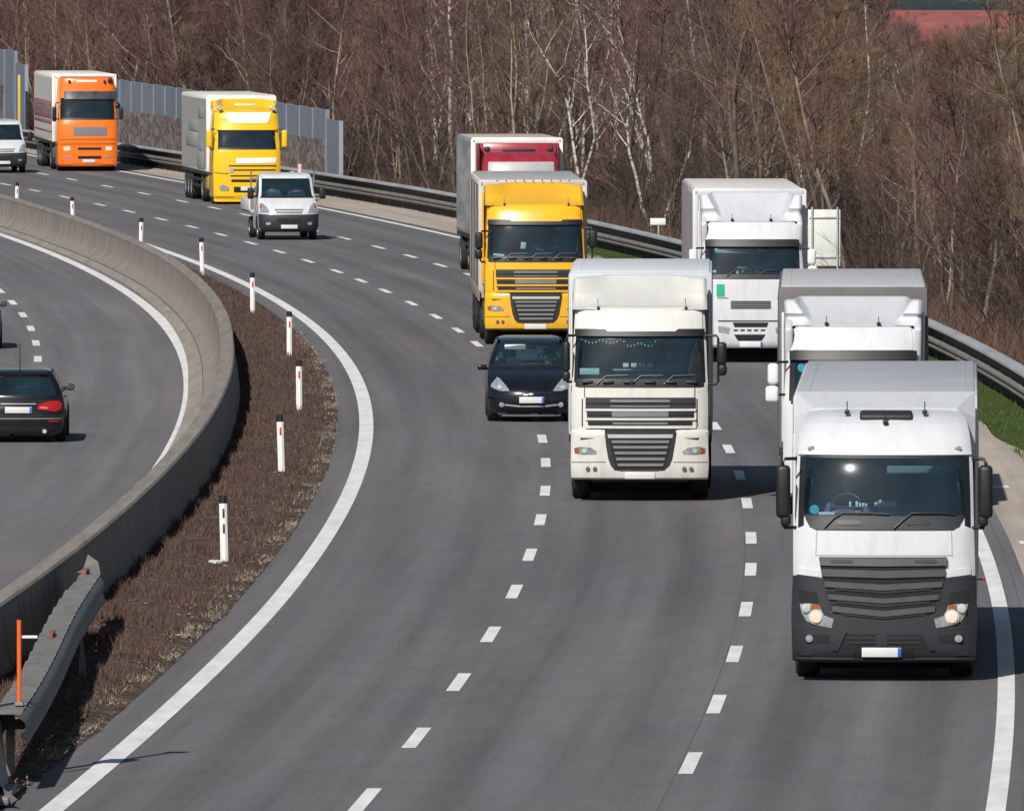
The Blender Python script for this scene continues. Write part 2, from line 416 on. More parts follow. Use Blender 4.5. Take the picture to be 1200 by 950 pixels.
tag(blades('verge_grass', 44000, strip_place(12.3, 14.2, 190, 418, .0, clump=.3), .04, .13, .03, GRN, seed=4), 'short green grass growing under the guardrail', 'grass', kind='stuff')
tag(blades('russet_undergrowth', 80000, strip_place(14.3, 19.5, 262, 520, .0, clump=.2), .12, .95, .017, RED, lean=.9, seed=5), 'tall russet dry weeds between guardrail and wood', 'plants', kind='stuff')
# stones
STN = island_mat('stones', [(.26, .235, .205), (.36, .33, .29), (.2, .175, .15), (.45, .42, .38)])
mb = MB(); r = random.Random(5)
for i in range(520):
    d = r.uniform(150, 330); off = r.choice([r.uniform(-1.5, -.6), r.uniform(-.85, -.55), r.uniform(-2.3, -.6)]); s = r.uniform(.012, .03) * (1.7 if r.random() < .06 else 1)
    c = Vector((XL(d) + off, d, .09 if off < -.8 else .03)); vs = []
    for k in range(6):
        a = k * math.pi / 3; vs.append(c + Vector((math.cos(a) * s * r.uniform(.7, 1.3), math.sin(a) * s * r.uniform(.7, 1.6), r.uniform(0, s * .5))))
    vs.append(c + Vector((0, s * .4, s * r.uniform(.4, .7))))
    mb.add(vs, [(k, (k + 1) % 6, 6) for k in range(6)])
tag(mb.build('stones', STN, smooth=0), 'scattered pale stones in the median strip', 'stones', kind='stuff')

# ---- concrete median barrier
CONC = mat('weathered_concrete', (.205, .18, .155), .9, var=.34, scale=2.6, bump=.15, bscale=9., stretch=(1, .8, .22))
CONC_D = mat('concrete_cap', (.20, .174, .152), .9, var=.25, scale=2.4, stretch=(2.5, .12, 1))
def bar_off(d): return -2.86 if d < 300 else -2.86 + min(.32, (d - 300) * .0042)
def extrude_along(mb, prof, ds, offf, mi=0, close=True, capends=True):
    n = len(prof); base = len(mb.v)
    for d in ds:
        nx = 1; x = XL(d) + offf(d)
        for px, pz in prof: mb.v.append((x + px, d, pz))
    for i in range(len(ds) - 1):
        for j in range(n if close else n - 1):
            j2 = (j + 1) % n; a = base + i * n
            mb.f.append((a + j, a + j2, a + n + j2, a + n + j)); mb.mi.append(mi)
    if capends and close:
        mb.f.append(tuple(base + j for j in range(n))); mb.mi.append(mi)
        mb.f.append(tuple(base + (len(ds) - 1) * n + j for j in range(n))[::-1]); mb.mi.append(mi)
bar = empty('concrete_barrier', (XL(240) - 2.86, 240, 0), 0, 'long curved concrete barrier dividing the two carriageways', 'barrier')
def child(o, root):
    """keep world-space mesh under a root that has an offset"""
    o.parent = root; o.matrix_parent_inverse = Matrix.Translation(root.location).inverted() if root.rotation_euler.z == 0 else root.matrix_basis.inverted()
    return o
mb = MB()
extrude_along(mb, [(-.52, -.1), (-.52, .10), (-.34, .18), (-.18, .42), (-.15, .86), (.15, .86), (.19, .42), (.26, .12), (.26, -.1)], frange(160, 660, 3), bar_off)
child(mb.build('barrier_wall', CONC, smooth=35), bar)
mb = MB()
extrude_along(mb, [(-.152, .862), (-.150, .93), (-.12, .965), (.12, .965), (.150, .93), (.152, .862)], frange(160.1, 660, 3), bar_off)
child(mb.build('barrier_cap', CONC_D, smooth=30), bar)
mb = MB()                        # poured apron at the foot on the far carriageway's side
extrude_along(mb, [(-.86, -.1), (-.84, .03), (-.53, .06), (-.53, -.1)], frange(160, 660, 3), bar_off)
child(mb.build('barrier_apron', mat('apron_concrete', (.25, .222, .19), .9, var=.22, scale=2., stretch=(2.5, .08, 1)), smooth=30), bar)

# ---- near end of a second barrier and the steel transition deck between them
GALV = mat('galvanised_steel', (.18, .168, .158), .65, metal=.15, var=.28, scale=3.5, stretch=(1, .5, 1))
GALV_D = mat('dull_zinc', (.20, .195, .195), .7, metal=.15, var=.3, scale=4.)
RUST = mat('rusty_bolt_plate', (.20, .09, .05), .85, var=.4, scale=9.)
end = empty('concrete_barrier', (XL(150) - .9, 150, 0), 0, 'near concrete barrier end block with bent steel shoe at the lower left corner', 'barrier')
mb = MB(); nb = lambda d: -1.0 + (d - 150) * .002
extrude_along(mb, [(-.3, -.1), (-.24, .4), (-.16, .86), (.14, .86), (.2, .4), (.26, -.1)], frange(118, 157.5, 3), nb)
child(mb.build('barrier_wall', CONC, smooth=30), end)
mb = MB(); x = XL(157) - 1.0
mb.add([(x + .17, 156.2, .80), (x + .19, 159, .78), (x + .30, 158.6, .05), (x + .42, 155.5, .03), (x + .52, 155.2, .12), (x + .30, 156.0, .22)],
       [(0, 1, 2, 5), (5, 2, 3, 4)])
mb.rbox((x + .34, 156.6, .08), (.16, 2.4, .10), .03)
child(mb.build('steel_shoe', GALV_D, smooth=0), end)

deck = empty('steel_guardrail', (-5.85, 175, 0), 0, 'short wide guardrail of ridged steel plates joining the two concrete barriers', 'guardrail')
def dk(d): return -5.86 + (d - 159) * -.0030 + .03 * math.sin((d - 159) * .19)
mb = MB(); nseg = 30; Ld = 34.
for i in range(nseg):                                  # overlapping ridged top plates
    a, b = 159.3 + Ld * i / nseg, 159.3 + Ld * (i + 1) / nseg
    xa, xb = dk(a), dk(b); wl = .15 if i < 26 else .11; z = .84
    ov = .012 * (i % 2)
    mb.add([(xa - wl - ov, a, z), (xa + .17, a, z), (xb + .17, b - .16, z + .022), (xb - wl - ov, b - .16, z + .022), (xb - wl - ov, b, z - .02), (xb + .17, b, z - .02), (xa - wl - ov, a, z - .06), (xb - wl - ov, b, z - .06)],
           [(0, 1, 2, 3), (3, 2, 5, 4), (0, 3, 4, 7, 6)])
child(mb.build('top_plate', GALV, smooth=0), deck)
WB = [(0, .34), (.05, .38), (.075, .44), (.07, .50), (.015, .545), (.015, .60), (.07, .64), (.075, .71), (.05, .77), (0, .81)]
def wbeam(mb, xs, z0, sgn, h=.31):
    n = len(WB); base = len(mb.v)
    for (x, y) in xs:
        for q, zz in WB: mb.v.append((x + sgn * q, y, z0 + (zz - .34) / .47 * h))
    for i in range(len(xs) - 1):
        for j in range(n - 1):
            a = base + i * n + j; mb.f.append((a, a + 1, a + n + 1, a + n)); mb.mi.append(0)
mb = MB(); wbeam(mb, [(dk(d) + .18, d) for d in frange(158.5, 192.5, 1.5)] + [(dk(193.5) + .12, 193.6), (dk(194.5) + .0, 195.0)], .44, 1, .40)
child(mb.build('side_rail', mat('shaded_rail', (.075, .075, .085), .6, metal=.1, var=.3, scale=3.), smooth=60), deck)  # shade of the right-hand face is put into this darker rail colour
mb = MB(); x = dk(194)
mb.add([(x - .20, 194.2, .84), (x + .17, 193.4, .84), (x + .10, 194.6, .97), (x - .06, 195.0, 1.06), (x - .12, 194.8, .86)], [(0, 1, 2, 4), (4, 2, 3)])
child(mb.build('end_fin', GALV, smooth=0), deck)
mb = MB(); wbeam(mb, [(dk(d) - .12, d) for d in frange(158.5, 191, 1.5)], .50, -1, .33)
child(mb.build('side_rail', GALV_D, smooth=60), deck)
for d in (160.5, 166.5, 172.5, 178.5, 184.5, 190.5):
    mb = MB(); mb.box(dk(d) - .05, dk(d) + .05, d - .06, d + .06, -.05, .82)
    mb.box(dk(d) - .18, dk(d) + .17, d - .04, d + .04, .60, .72)
    child(mb.build('post', GALV_D, smooth=0), deck)
mb = MB(); mb.add([(dk(181) + .24, 181, .0), (dk(181) + .36, 181, 0), (dk(181) + .30, 181.2, .55), (dk(181) + .26, 181.2, .55)], [(0, 1, 2, 3)])
mb.add([(dk(181) + .24, 181.06, .0), (dk(181) + .36, 181.06, 0), (dk(181) + .30, 181.26, .55), (dk(181) + .26, 181.26, .55)], [(3, 2, 1, 0)])
child(mb.build('stay_plate', GALV, smooth=0), deck)
for d, dx in ((176.5, .0), (193.6, -.06), (160.4, -.2)):
    mb = MB(); mb.rbox((dk(d) + dx, d, .885), (.08, 1.0, .06), .01)
    child(mb.build('bolt_plate', RUST, smooth=30), deck)

ORG = mat('orange_plastic', (.75, .12, .02), .45, var=.1)
mk = empty('marker_post', (dk(160.8) + .09, 160.8, .86), 0, 'thin orange marker pole with short white arm on the ridged steel guardrail', 'marker post')
mb = MB(); mb.tube([(0, 0, 0), (0, 0, 1.0)], .027, 10); mb.build('pole', ORG, mk)
mb = MB(); mb.rbox((.12, .02, .80), (.19, .015, .035), .006); mb.build('arm', mat('white_arm', (.7, .7, .68), .5), mk)
mb = MB(); mb.rbox((0, 0, .02), (.1, .25, .04), .01); mb.build('foot', GALV_D, mk)

# ---- delineator posts
PW = mat('white_post_plastic', (.78, .78, .76), .45, var=.06)
PB = mat('black_post_cap', (.012, .013, .02), .5)
PR = mat('red_reflector', (.55, .03, .03), .3)
PK = mat('dark_reflector', (.06, .05, .05), .3)
dels = [(213.8, -4.47), (248.9, -4.17), (280, -4.33), (315.1, -5.1), (350, -6.6), (388.8, -8.75), (415, -11.2), (446.5, -14.25), (472, -17.0)]
dlab = ['nearest white roadside post, two dark slots and stones at its foot',
        'second nearest white roadside post on the median, red reflector under black cap',
        'rightmost white roadside post of the row on the median',
        'fourth nearest white roadside post, where the edge line bends most',
        'fifth nearest white roadside post, level with the bend of the concrete barrier',
        'sixth nearest white roadside post, on the narrow end of the heather',
        'seventh nearest white roadside post, its foot hidden by the concrete barrier top',
        'second farthest white roadside post, peeping over the concrete barrier',
        'farthest roadside post, only its top shows over the barrier by the white van']
def make_post(two):
    root = empty('delineator_post', (0, 0, 0))
    prof = [(-.06, -.02), (-.02, -.05), (.02, -.05), (.06, -.02), (.05, .04), (-.05, .04)]
    def prism(name, z0, z1, m, s=1., slant=0.):
        mb = MB(); n = len(prof)
        vs = [(x * s, y * s, z0) for x, y in prof] + [(x * s, y * s, z1 - slant * (y + .05) * 10 * .05) for x, y in prof]
        mb.add(vs, [(j, (j + 1) % n, n + (j + 1) % n, n + j) for j in range(n)] + [tuple(range(n, 2 * n)), tuple(range(n))[::-1]])
        return mb.build(name, m, root, smooth=20)
    prism('post_body', -.05, .93, PW)
    prism('cap', .932, 1.06, PB, 1.06, 1.)
    for z in ((.78, .54) if two else (.76,)):
        mb = MB(); mb.rbox((.004, -.054, z), (.032, .012, .14), .004); mb.build('reflector', PK if two else PR, root)
    return root
p1 = make_post(True); p2 = make_post(False)
for i, (d, x) in enumerate(dels):
    o = p1 if i == 0 else (p2 if i == 1 else copy_tree(p2))
    o.location = (x, d, .06); o.rotation_euler = (rad(random.uniform(-1.5, 1.5)), rad(random.uniform(-2, 2)), math.atan(-SL(d)) * .6)
    tag(o, dlab[i], 'roadside post', 'white roadside posts along the median')
rk = empty('stone_heap', (-4.58, 213.3, .06), 0, 'small heap of pale stones at the foot of the nearest white roadside post', 'stones')
mb = MB(); rr = random.Random(3)
for k in range(4): mb.rbox((rr.uniform(-.1, .06), rr.uniform(-.2, .2), .03), (rr.uniform(.06, .1), .1, rr.uniform(.05, .1)), .03, rot=(rr.random(), rr.random(), rr.random()))
mb.build('stone', mat('pale_stone', (.5, .48, .44), .9, var=.2), rk)

# ---- right guardrail
GRO = lambda d: rail_off(d)
RAILM = mat('guardrail_zinc', (.34, .345, .36), .6, metal=.2, var=.2, scale=1.5, stretch=(1, .15, 1))
gr = empty('guardrail', (XL(420) + 13.58, 420, 0), 0, 'long double guardrail curving along the road in front of the wood', 'guardrail')
ds = frange(130, 690, 4)
mb = MB(); extrude_along(mb, [(-.16, .735), (-.15, .785), (-.06, .81), (.12, .81), (.15, .77), (.15, .735)], ds, GRO)
child(mb.build('top_rail', RAILM, smooth=30), gr)
mb = MB(); extrude_along(mb, [(-.05, .50), (-.05, .734), (.10, .734), (.10, .50)], ds, GRO)  # near-black beam added to paint the shaded gap under the top rail
child(mb.build('gap_shade_beam', mat('gap_shade', (.035, .034, .036), .8, var=.3, scale=2.), smooth=0), gr)
mb = MB(); extrude_along(mb, [(-.02, -.05), (-.02, .30), (.03, .30), (.03, -.05)], ds, GRO)  # black strip added as painted shade below the corrugated rail
child(mb.build('shade_strip', mat('strip_shade', (.025, .024, .024), .9, var=.3, scale=3.), smooth=0), gr)
mb = MB(); wbeam(mb, [(XL(d) + GRO(d) - .10, d) for d in ds], .25, -1, .26)
child(mb.build('corrugated_rail', GALV, smooth=60), gr)
dps = [d for d in frange(228, 690, 4.0)] + [d for d in frange(132, 224, 4.0)]
mb = MB()
big = dps[:100]
for d in big:
    pm = MB(); x = XL(d) + GRO(d); pm.box(x - .035, x + .11, d - .05, d + .05, -.1, .733)
    child(pm.build('post', GALV_D, smooth=0), gr)
for d in dps[100:]: 
    x = XL(d) + GRO(d); mb.box(x - .035, x + .11, d - .05, d + .05, -.1, .733)
if dps[100:]: tag(child(mb.build('post_row', GALV_D, smooth=0), gr), kind='stuff')

# ---- noise barrier
NP = mat('noise_panel_blue_grey', (.165, .19, .235), .65, var=.10, scale=1.2)
NPE = mat('noise_panel_pale', (.24, .26, .29), .6, var=.1, scale=1.2)
m_, nt_, b_ = node_mat('absorber_stone'); N_ = nt_.nodes; MATS['absorber_stone'] = m_
tc_ = N_.new('ShaderNodeTexCoord'); vo_ = N_.new('ShaderNodeTexVoronoi'); vo_.inputs['Scale'].default_value = 5.5
mp_ = N_.new('ShaderNodeMapping'); mp_.inputs['Scale'].default_value = (1.2, .35, .9)
nt_.links.new(tc_.outputs['Object'], mp_.inputs[0]); nt_.links.new(mp_.outputs[0], vo_.inputs['Vector'])
rp_ = N_.new('ShaderNodeValToRGB'); e_ = rp_.color_ramp.elements
e_[0].color = (.06, .048, .048, 1); e_[1].color = (.24, .19, .18, 1); e_[0].position = .1; e_[1].position = .9
nt_.links.new(vo_.outputs['Color'], rp_.inputs[0]); nt_.links.new(rp_.outputs[0], b_.inputs['Base Color']); b_.inputs['Roughness'].default_value = .95
def noise_wall(label, d0, d1, zt, offw, plain=1, pale_end=False):
    root = empty('noise_barrier', (XL(d0) + offw(d0), d0, 0), 0, label, 'noise barrier', 'noise barriers along the road')
    n = int(round((d1 - d0) / 4.2))
    for i in range(n):
        a = d0 + (d1 - d0) * i / n; b = d0 + (d1 - d0) * (i + 1) / n
        xa, xb = XL(a) + offw(a), XL(b) + offw(b); z = zt(i / n)
        t = Vector((xb - xa, b - a, 0)).normalized(); nn = Vector((t.y, -t.x, 0))
        def slab(name, z0, z1, th, m, in0=.0, ribs=0, slope=.0):
            mb = MB(); A = Vector((xa, a, 0)) + t * in0; B = Vector((xb, b, 0)) - t * in0
            vs = []
            for P, dz in ((A, -slope), (B, slope)):
                for s in (-th, th):
                    for zz in (z0, z1 + dz): vs.append((P.x + nn.x * s, P.y + nn.y * s, zz))
            mb.add(vs, [(0, 1, 3, 2), (4, 6, 7, 5), (0, 4, 5, 1), (2, 3, 7, 6), (0, 2, 6, 4), (1, 5, 7, 3)])
            for k in range(ribs):
                P = A.lerp(B, (k + .5) / ribs) - nn * (th + .012)
                mb.box(P.x - .05, P.x + .05, P.y - .012, P.y + .012, z0 + .03, z1 - .05)
            return child(mb.build(name, m, smooth=0), root)
        first = i < plain
        slab('top_panel', 0 if first else z * .60, z, .05, NP, ribs=0, slope=.04)
        if not first: slab('absorber_panel', -.05, z * .615, .11, MATS['absorber_stone'], in0=.1)
        mb = MB(); P = Vector((xa, a, 0)) - nn * .0
        mb.box(P.x - .08, P.x + .08, P.y - .14, P.y + .02, -.1, z + .01)
        child(mb.build('post', NPE if (i == 0) else NP, smooth=0), root)
    return root
noise_wall('long blue grey noise barrier with brown lower panels behind the yellow truck', 517, 604, lambda t: 2.92 + .40 * t - (.35 if t == 0 else 0), lambda d: rail_off(d) + 1.9, 1)
noise_wall('blue grey noise barrier at the far left edge behind the white van', 622, 690, lambda t: 4.15 + .5 * t + (-.55 if t < .05 else 0), lambda d: rail_off(d) + 1.2, 2)
yp = empty('yellow_post', (XL(621) + rail_off(621) + .75, 621, 0), 0, 'tall narrow yellow strip post at the near end of the far left noise barrier', 'post')
mb = MB(); mb.rbox((0, 0, 1.55), (.12, .16, 3.2), .02); mb.build('pole', mat('yellow_strip', (.55, .40, .06), .6), yp)
mb = MB(); mb.rbox((0, 0, .02), (.3, .3, .08), .02); mb.build('base', GALV_D, yp)

# ---- signs seen from behind
SG = mat('sign_back', (.62, .63, .60), .6, var=.08)
SGP = mat('sign_post_zinc', (.5, .5, .49), .5, metal=.4)
s = empty('road_sign', (8.3, 365, 0), 0, 'large blank pale sign panel on two posts in front of the wood', 'sign')
mb = MB(); mb.rbox((-.02, 0, 1.66), (.86, .04, 1.5), .015); mb.build('sign_panel', SG, s)
for x in (-.34, .33):
    mb = MB(); mb.tube([(x, -.07, -.2), (x, -.07, 2.48)], .028, 8); mb.build('post', SGP, s)
for z in (1.15, 2.2):
    mb = MB(); mb.rbox((-.02, -.035, z), (.8, .03, .05), .005); mb.build('bracket', SGP, s)
s = empty('small_sign', (4.38, 413, 0), 0, 'tiny white rectangular sign plate on a thin post behind the guardrail', 'sign')
mb = MB(); mb.rbox((0, 0, 1.05), (.46, .03, .2), .01); mb.build('sign_panel', mat('white_sign_plate', (.75, .75, .73), .5), s)
mb = MB(); mb.tube([(.02, .03, -.1), (.02, .03, 1.1)], .03, 8); mb.build('post', SGP, s)

# ---- pole out of frame whose shadow crosses the edge line
LP = empty('camera_pole', (-6.25, 160.2, 0), 0, 'slim grey pole with small box whose shadow crosses the edge line', 'pole')
mb = MB(); mb.tube([(0, 0, 0), (0, 0, 5.4)], [.075, .05], 8); mb.build('pole', SGP, LP)
mb = MB(); mb.rbox((0.02, 0, 3.7), (.34, .3, .55), .03); mb.build('box', GALV_D, LP)
mb = MB(); mb.rbox((.04, 0, 5.35), (.26, .16, .2), .03); mb.build('head', GALV_D, LP)

# ---- far buildings and hills
ROOF = mat('red_roof_tiles', (.24, .07, .062), .9, var=.25, scale=.8, bump=.4, bscale=3)
WALL = mat('pale_render', (.42, .39, .36), .9, var=.15, scale=.5)
def barn(label, x, d, w, dep, ze, zr, m=ROOF):
    root = empty('farm_building', (x, d, -.3), 0, label, 'building', 'red roofed buildings beyond the wood')
    mb = MB(); mb.box(-w / 2, w / 2, 0, dep, 0, ze + .3); mb.build('wall', WALL, root, smooth=0)
    mb = MB(); e = .5; hz = ze + .3; vz = zr + .3
    mb.add([(-w / 2 - e, -e, hz), (w / 2 + e, -e, hz), (w / 2 + e, dep / 2, vz), (-w / 2 - e, dep / 2, vz), (-w / 2 - e, dep + e, hz), (w / 2 + e, dep + e, hz),
            (-w / 2 - e, -e, hz + .2), (w / 2 + e, -e, hz + .2), (w / 2 + e, dep / 2, vz + .25), (-w / 2 - e, dep / 2, vz + .25), (-w / 2 - e, dep + e, hz + .2), (w / 2 + e, dep + e, hz + .2)],
           [(0, 1, 2, 3), (3, 2, 5, 4), (6, 9, 8, 7), (9, 10, 11, 8), (0, 6, 7, 1), (1, 7, 8, 2), (2, 8, 11, 5), (4, 10, 9, 3), (3, 9, 6, 0), (5, 11, 10, 4)])
    mb.build('roof', m, root, smooth=0)
    for k in range(int(w // 3)):
        mb = MB(); xx = -w / 2 + 1.5 + k * 3; mb.box(xx - .5, xx + .5, -.05, .03, ze * .35, ze * .35 + 1.1); mb.build('window', mat('dark_pane', (.02, .025, .03), .2), root, smooth=0)
    return root
barn('long building with dull red roof beyond the trees at upper right', 25.3, 745, 11, 9, 3.6, 5.0)
barn('small building with bright orange roof glimpsed through the tree tops', 15.4, 760, 2.6, 6, 4.2, 5.1, mat('orange_roof_tiles', (.34, .10, .06), .9, var=.2))
HILL = ground_mat('distant_wooded_hill', (.012, .028, .035), (.03, .05, .045), (.05, .06, .055), .012, .06, .2)
mb = MB(); nx, ny = 60, 10; rr = random.Random(8)
for j in range(ny):
    for i in range(nx):
        x = -900 + 1800 * i / (nx - 1); y = 1300 + 900 * j / (ny - 1)
        mb.v.append((x, y, -1 + 75 * math.sin(math.pi / 2 * j / (ny - 1)) * (.8 + .3 * math.sin(i * .37) + .1 * math.sin(i * 1.3)) + rr.uniform(-1, 1)))
for j in range(ny - 1):
    for i in range(nx - 1): a = j * nx + i; mb.f.append((a, a + 1, a + nx + 1, a + nx)); mb.mi.append(0)
tag(mb.build('hills', HILL, smooth=80), kind='structure')
# ------------------------------------------------------------------ trees
def rand_mat(name, cols, rough=.9, scale=5.):
    """bark or twig colour: one hue per tree (object random) with noise along it"""
    m, nt, b = node_mat(name); N = nt.nodes; Lk = nt.links
    oi = N.new('ShaderNodeObjectInfo'); rp = N.new('ShaderNodeValToRGB'); e = rp.color_ramp.elements
    while len(e) < len(cols): e.new(.5)
    for i, c in enumerate(cols): e[i].position = i / max(1, len(cols) - 1); e[i].color = list(c) + [1]
    Lk.new(oi.outputs['Random'], rp.inputs[0])
    tc = N.new('ShaderNodeTexCoord'); no = N.new('ShaderNodeTexNoise'); no.inputs['Scale'].default_value = scale; no.inputs['Detail'].default_value = 5
    Lk.new(tc.outputs['Object'], no.inputs[0])
    mr = N.new('ShaderNodeMapRange'); mr.inputs['From Min'].default_value = .3; mr.inputs['From Max'].default_value = .7
    mr.inputs['To Min'].default_value = .6; mr.inputs['To Max'].default_value = 1.35; Lk.new(no.outputs[0], mr.inputs[0])
    vm = N.new('ShaderNodeVectorMath'); vm.operation = 'SCALE'; Lk.new(rp.outputs[0], vm.inputs[0]); Lk.new(mr.outputs[0], vm.inputs['Scale'])
    Lk.new(vm.outputs[0], b.inputs['Base Color']); b.inputs['Roughness'].default_value = rough; b.inputs['Specular IOR Level'].default_value = .15
    return m
def birch_mat():
    m, nt, b = node_mat('birch_bark'); N = nt.nodes; Lk = nt.links
    tc = N.new('ShaderNodeTexCoord'); mp = N.new('ShaderNodeMapping'); mp.inputs['Scale'].default_value = (3, 3, 5)
    no = N.new('ShaderNodeTexNoise'); no.inputs['Scale'].default_value = 1.6; no.inputs['Detail'].default_value = 5
    Lk.new(tc.outputs['Object'], mp.inputs[0]); Lk.new(mp.outputs[0], no.inputs[0])
    rp = N.new('ShaderNodeValToRGB'); e = rp.color_ramp.elements
    e[0].position = .40; e[0].color = (.085, .07, .065, 1); e[1].position = .52; e[1].color = (.52, .47, .41, 1)
    Lk.new(no.outputs[0], rp.inputs[0]); Lk.new(rp.outputs[0], b.inputs['Base Color']); b.inputs['Roughness'].default_value = .8
    return m
BARK = rand_mat('bare_bark', [(.11, .082, .068), (.20, .155, .12), (.075, .058, .052), (.32, .25, .185)])
BIRCH = birch_mat()
TWIG = rand_mat('bare_twigs', [(.06, .043, .043), (.145, .085, .073), (.11, .082, .06), (.21, .14, .10), (.08, .056, .056)])
TWIGP = rand_mat('plum_twigs', [(.08, .046, .048), (.17, .086, .08), (.10, .066, .064), (.215, .118, .10)])
TWIGB = rand_mat('birch_twigs', [(.105, .066, .068), (.15, .098, .092)])
TWIGY = rand_mat('yellowish_twigs', [(.21, .145, .085), (.15, .105, .066)])

def tris_mesh(name, V, m):
    n = len(V)
    me = bpy.data.meshes.new(name)
    me.vertices.add(3 * n); me.vertices.foreach_set('co', np.asarray(V, dtype=np.float32).reshape(-1))
    me.loops.add(3 * n); me.loops.foreach_set('vertex_index', np.arange(3 * n, dtype=np.int32))
    me.polygons.add(n); me.polygons.foreach_set('loop_start', np.arange(0, 3 * n, 3, dtype=np.int32)); me.polygons.foreach_set('loop_total', np.full(n, 3, dtype=np.int32))
    me.materials.append(m); me.update(); me.validate()
    return me
def twig_tris(P, D, L, W, r):
    n = len(P); rv = r.normal(size=(n, 3)); s = np.cross(D, rv); s /= np.linalg.norm(s, axis=1)[:, None] + 1e-9
    s *= (W / 2)[:, None]
    return np.stack([P - s, P + s, P + D * L[:, None]], 1)
def norm(a): return a / (np.linalg.norm(a, axis=-1, keepdims=True) + 1e-9)
def grow(seed, H, r0, nl, nb, ntw, t0=.12, spread=1., bend=.5, stems=1, up=.75):
    """returns (MB of trunk and limbs, triangles of the twig crown)"""
    r = np.random.default_rng(seed); mb = MB(); tris = []
    for st in range(stems):
        lean = r.normal(0, .08 + .1 * (stems > 1), 2)
        pts = [np.array([r.normal(0, .12) * (stems > 1), r.normal(0, .12) * (stems > 1), -.15])]
        nseg = 9; dirv = np.array([lean[0], lean[1], 1.])
        for i in range(nseg):
            dirv = norm(dirv + np.append(r.normal(0, .09 * bend * 2, 2), .12)); pts.append(pts[-1] + dirv * H / nseg)
        pts = np.array(pts); rs = [r0 * (1 - .93 * (i / nseg) ** .8) + .006 for i in range(nseg + 1)]
        mb.tube(pts.tolist(), rs, 7)
        for k in range(nl):
            t = t0 + (1 - t0) * (k + r.random()) / nl; f = t * nseg; i = min(int(f), nseg - 1); p = pts[i] + (pts[i + 1] - pts[i]) * (f - i)
            az = r.uniform(0, 2 * np.pi); Ll = (.26 * H * (1 - t) ** .7 + .5) * r.uniform(.6, 1.25) * spread
            d = norm(np.array([np.cos(az), np.sin(az), up * r.uniform(.6, 1.5)])); lp = [p]
            for j in range(4):
                d = norm(d + r.normal(0, .16, 3) + np.array([0, 0, .12])); lp.append(lp[-1] + d * Ll / 4)
            lr = r0 * (1 - .8 * t) * r.uniform(.25, .42)
            mb.tube([q.tolist() for q in lp], [lr * (1 - .8 * j / 4) + .004 for j in range(5)], 4, cap=False)
            lp = np.array(lp); B = nb
            tb = r.uniform(.15, 1, B); fi = tb * 4; ii = np.minimum(fi.astype(int), 3)
            bp = lp[ii] + (lp[ii + 1] - lp[ii]) * (fi - ii)[:, None]
            bd = norm(norm(lp[ii + 1] - lp[ii]) + r.normal(0, .55, (B, 3)) + np.array([0, 0, .25]))
            bl = Ll * r.uniform(.25, .5, B) + .25
            tris.append(twig_tris(bp, bd, bl, np.full(B, .018), r)); tris.append(twig_tris(bp, bd, bl, np.full(B, .018), r))
            ntw2 = int(ntw * 1.7); T = B * ntw2; q = np.repeat(np.arange(B), ntw2)
            s = r.uniform(.1, .95, T); tp = bp[q] + bd[q] * (bl[q] * s)[:, None]
            td = norm(bd[q] + r.normal(0, .5, (T, 3)) + np.array([0, 0, .3])); tl = r.uniform(.2, .65, T)
            tris.append(twig_tris(tp, td, tl, r.uniform(.006, .0125, T), r))
    return mb, np.concatenate(tris)

KIND = {
 'brown': dict(name='bare_tree', bark=BARK, twig=TWIG),
 'birch': dict(name='birch_tree', bark=BIRCH, twig=TWIGB),
 'yellow': dict(name='willow_tree', bark=BARK, twig=TWIGY),
 'plum': dict(name='bare_tree', bark=BARK, twig=TWIGP),
}
def proto(kind, **kw):
    mb, tr = grow(**kw); K = KIND[kind]
    me1 = mb.build('trunk', K['bark'], smooth=60); m1 = me1.data; bpy.data.objects.remove(me1)
    return m1, tris_mesh('crown', tr, K['twig'])
PROT = {
 'brown': [proto('brown', seed=11, H=9.5, r0=.085, nl=26, nb=8, ntw=11), proto('brown', seed=12, H=11, r0=.11, nl=28, nb=8, ntw=11, bend=.8, t0=.2),
           proto('brown', seed=13, H=7.5, r0=.05, nl=18, nb=7, ntw=11, stems=2, t0=.08), proto('brown', seed=14, H=8.5, r0=.06, nl=13, nb=7, ntw=11, stems=3, t0=.1),
           proto('brown', seed=15, H=10, r0=.07, nl=26, nb=8, ntw=12, t0=.25, spread=.7), proto('brown', seed=16, H=6, r0=.035, nl=16, nb=8, ntw=12, stems=3, t0=.05)],
 'birch': [proto('birch', seed=21, H=10.5, r0=.085, nl=20, nb=8, ntw=10, t0=.2, up=1.0), proto('birch', seed=22, H=9.5, r0=.075, nl=13, nb=8, ntw=10, t0=.25, stems=2, up=1.0, bend=.9),
           proto('birch', seed=23, H=11, r0=.10, nl=20, nb=8, ntw=10, t0=.3, bend=1.2, up=.9)],
 'plum': [proto('plum', seed=41, H=9, r0=.06, nl=26, nb=9, ntw=12, t0=.1), proto('plum', seed=42, H=10, r0=.08, nl=28, nb=9, ntw=12, t0=.2, up=1.0), proto('plum', seed=43, H=7, r0=.04, nl=15, nb=8, ntw=12, stems=3, t0=.05), proto('plum', seed=44, H=8, r0=.05, nl=16, nb=8, ntw=12, stems=2, t0=.1, up=1.1)],
 'yellow': [proto('yellow', seed=31, H=10, r0=.07, nl=24, nb=8, ntw=11, t0=.2, up=1.3, spread=.7), proto('yellow', seed=32, H=9, r0=.055, nl=13, nb=8, ntw=11, stems=2, t0=.25, up=1.3, spread=.7)],
}
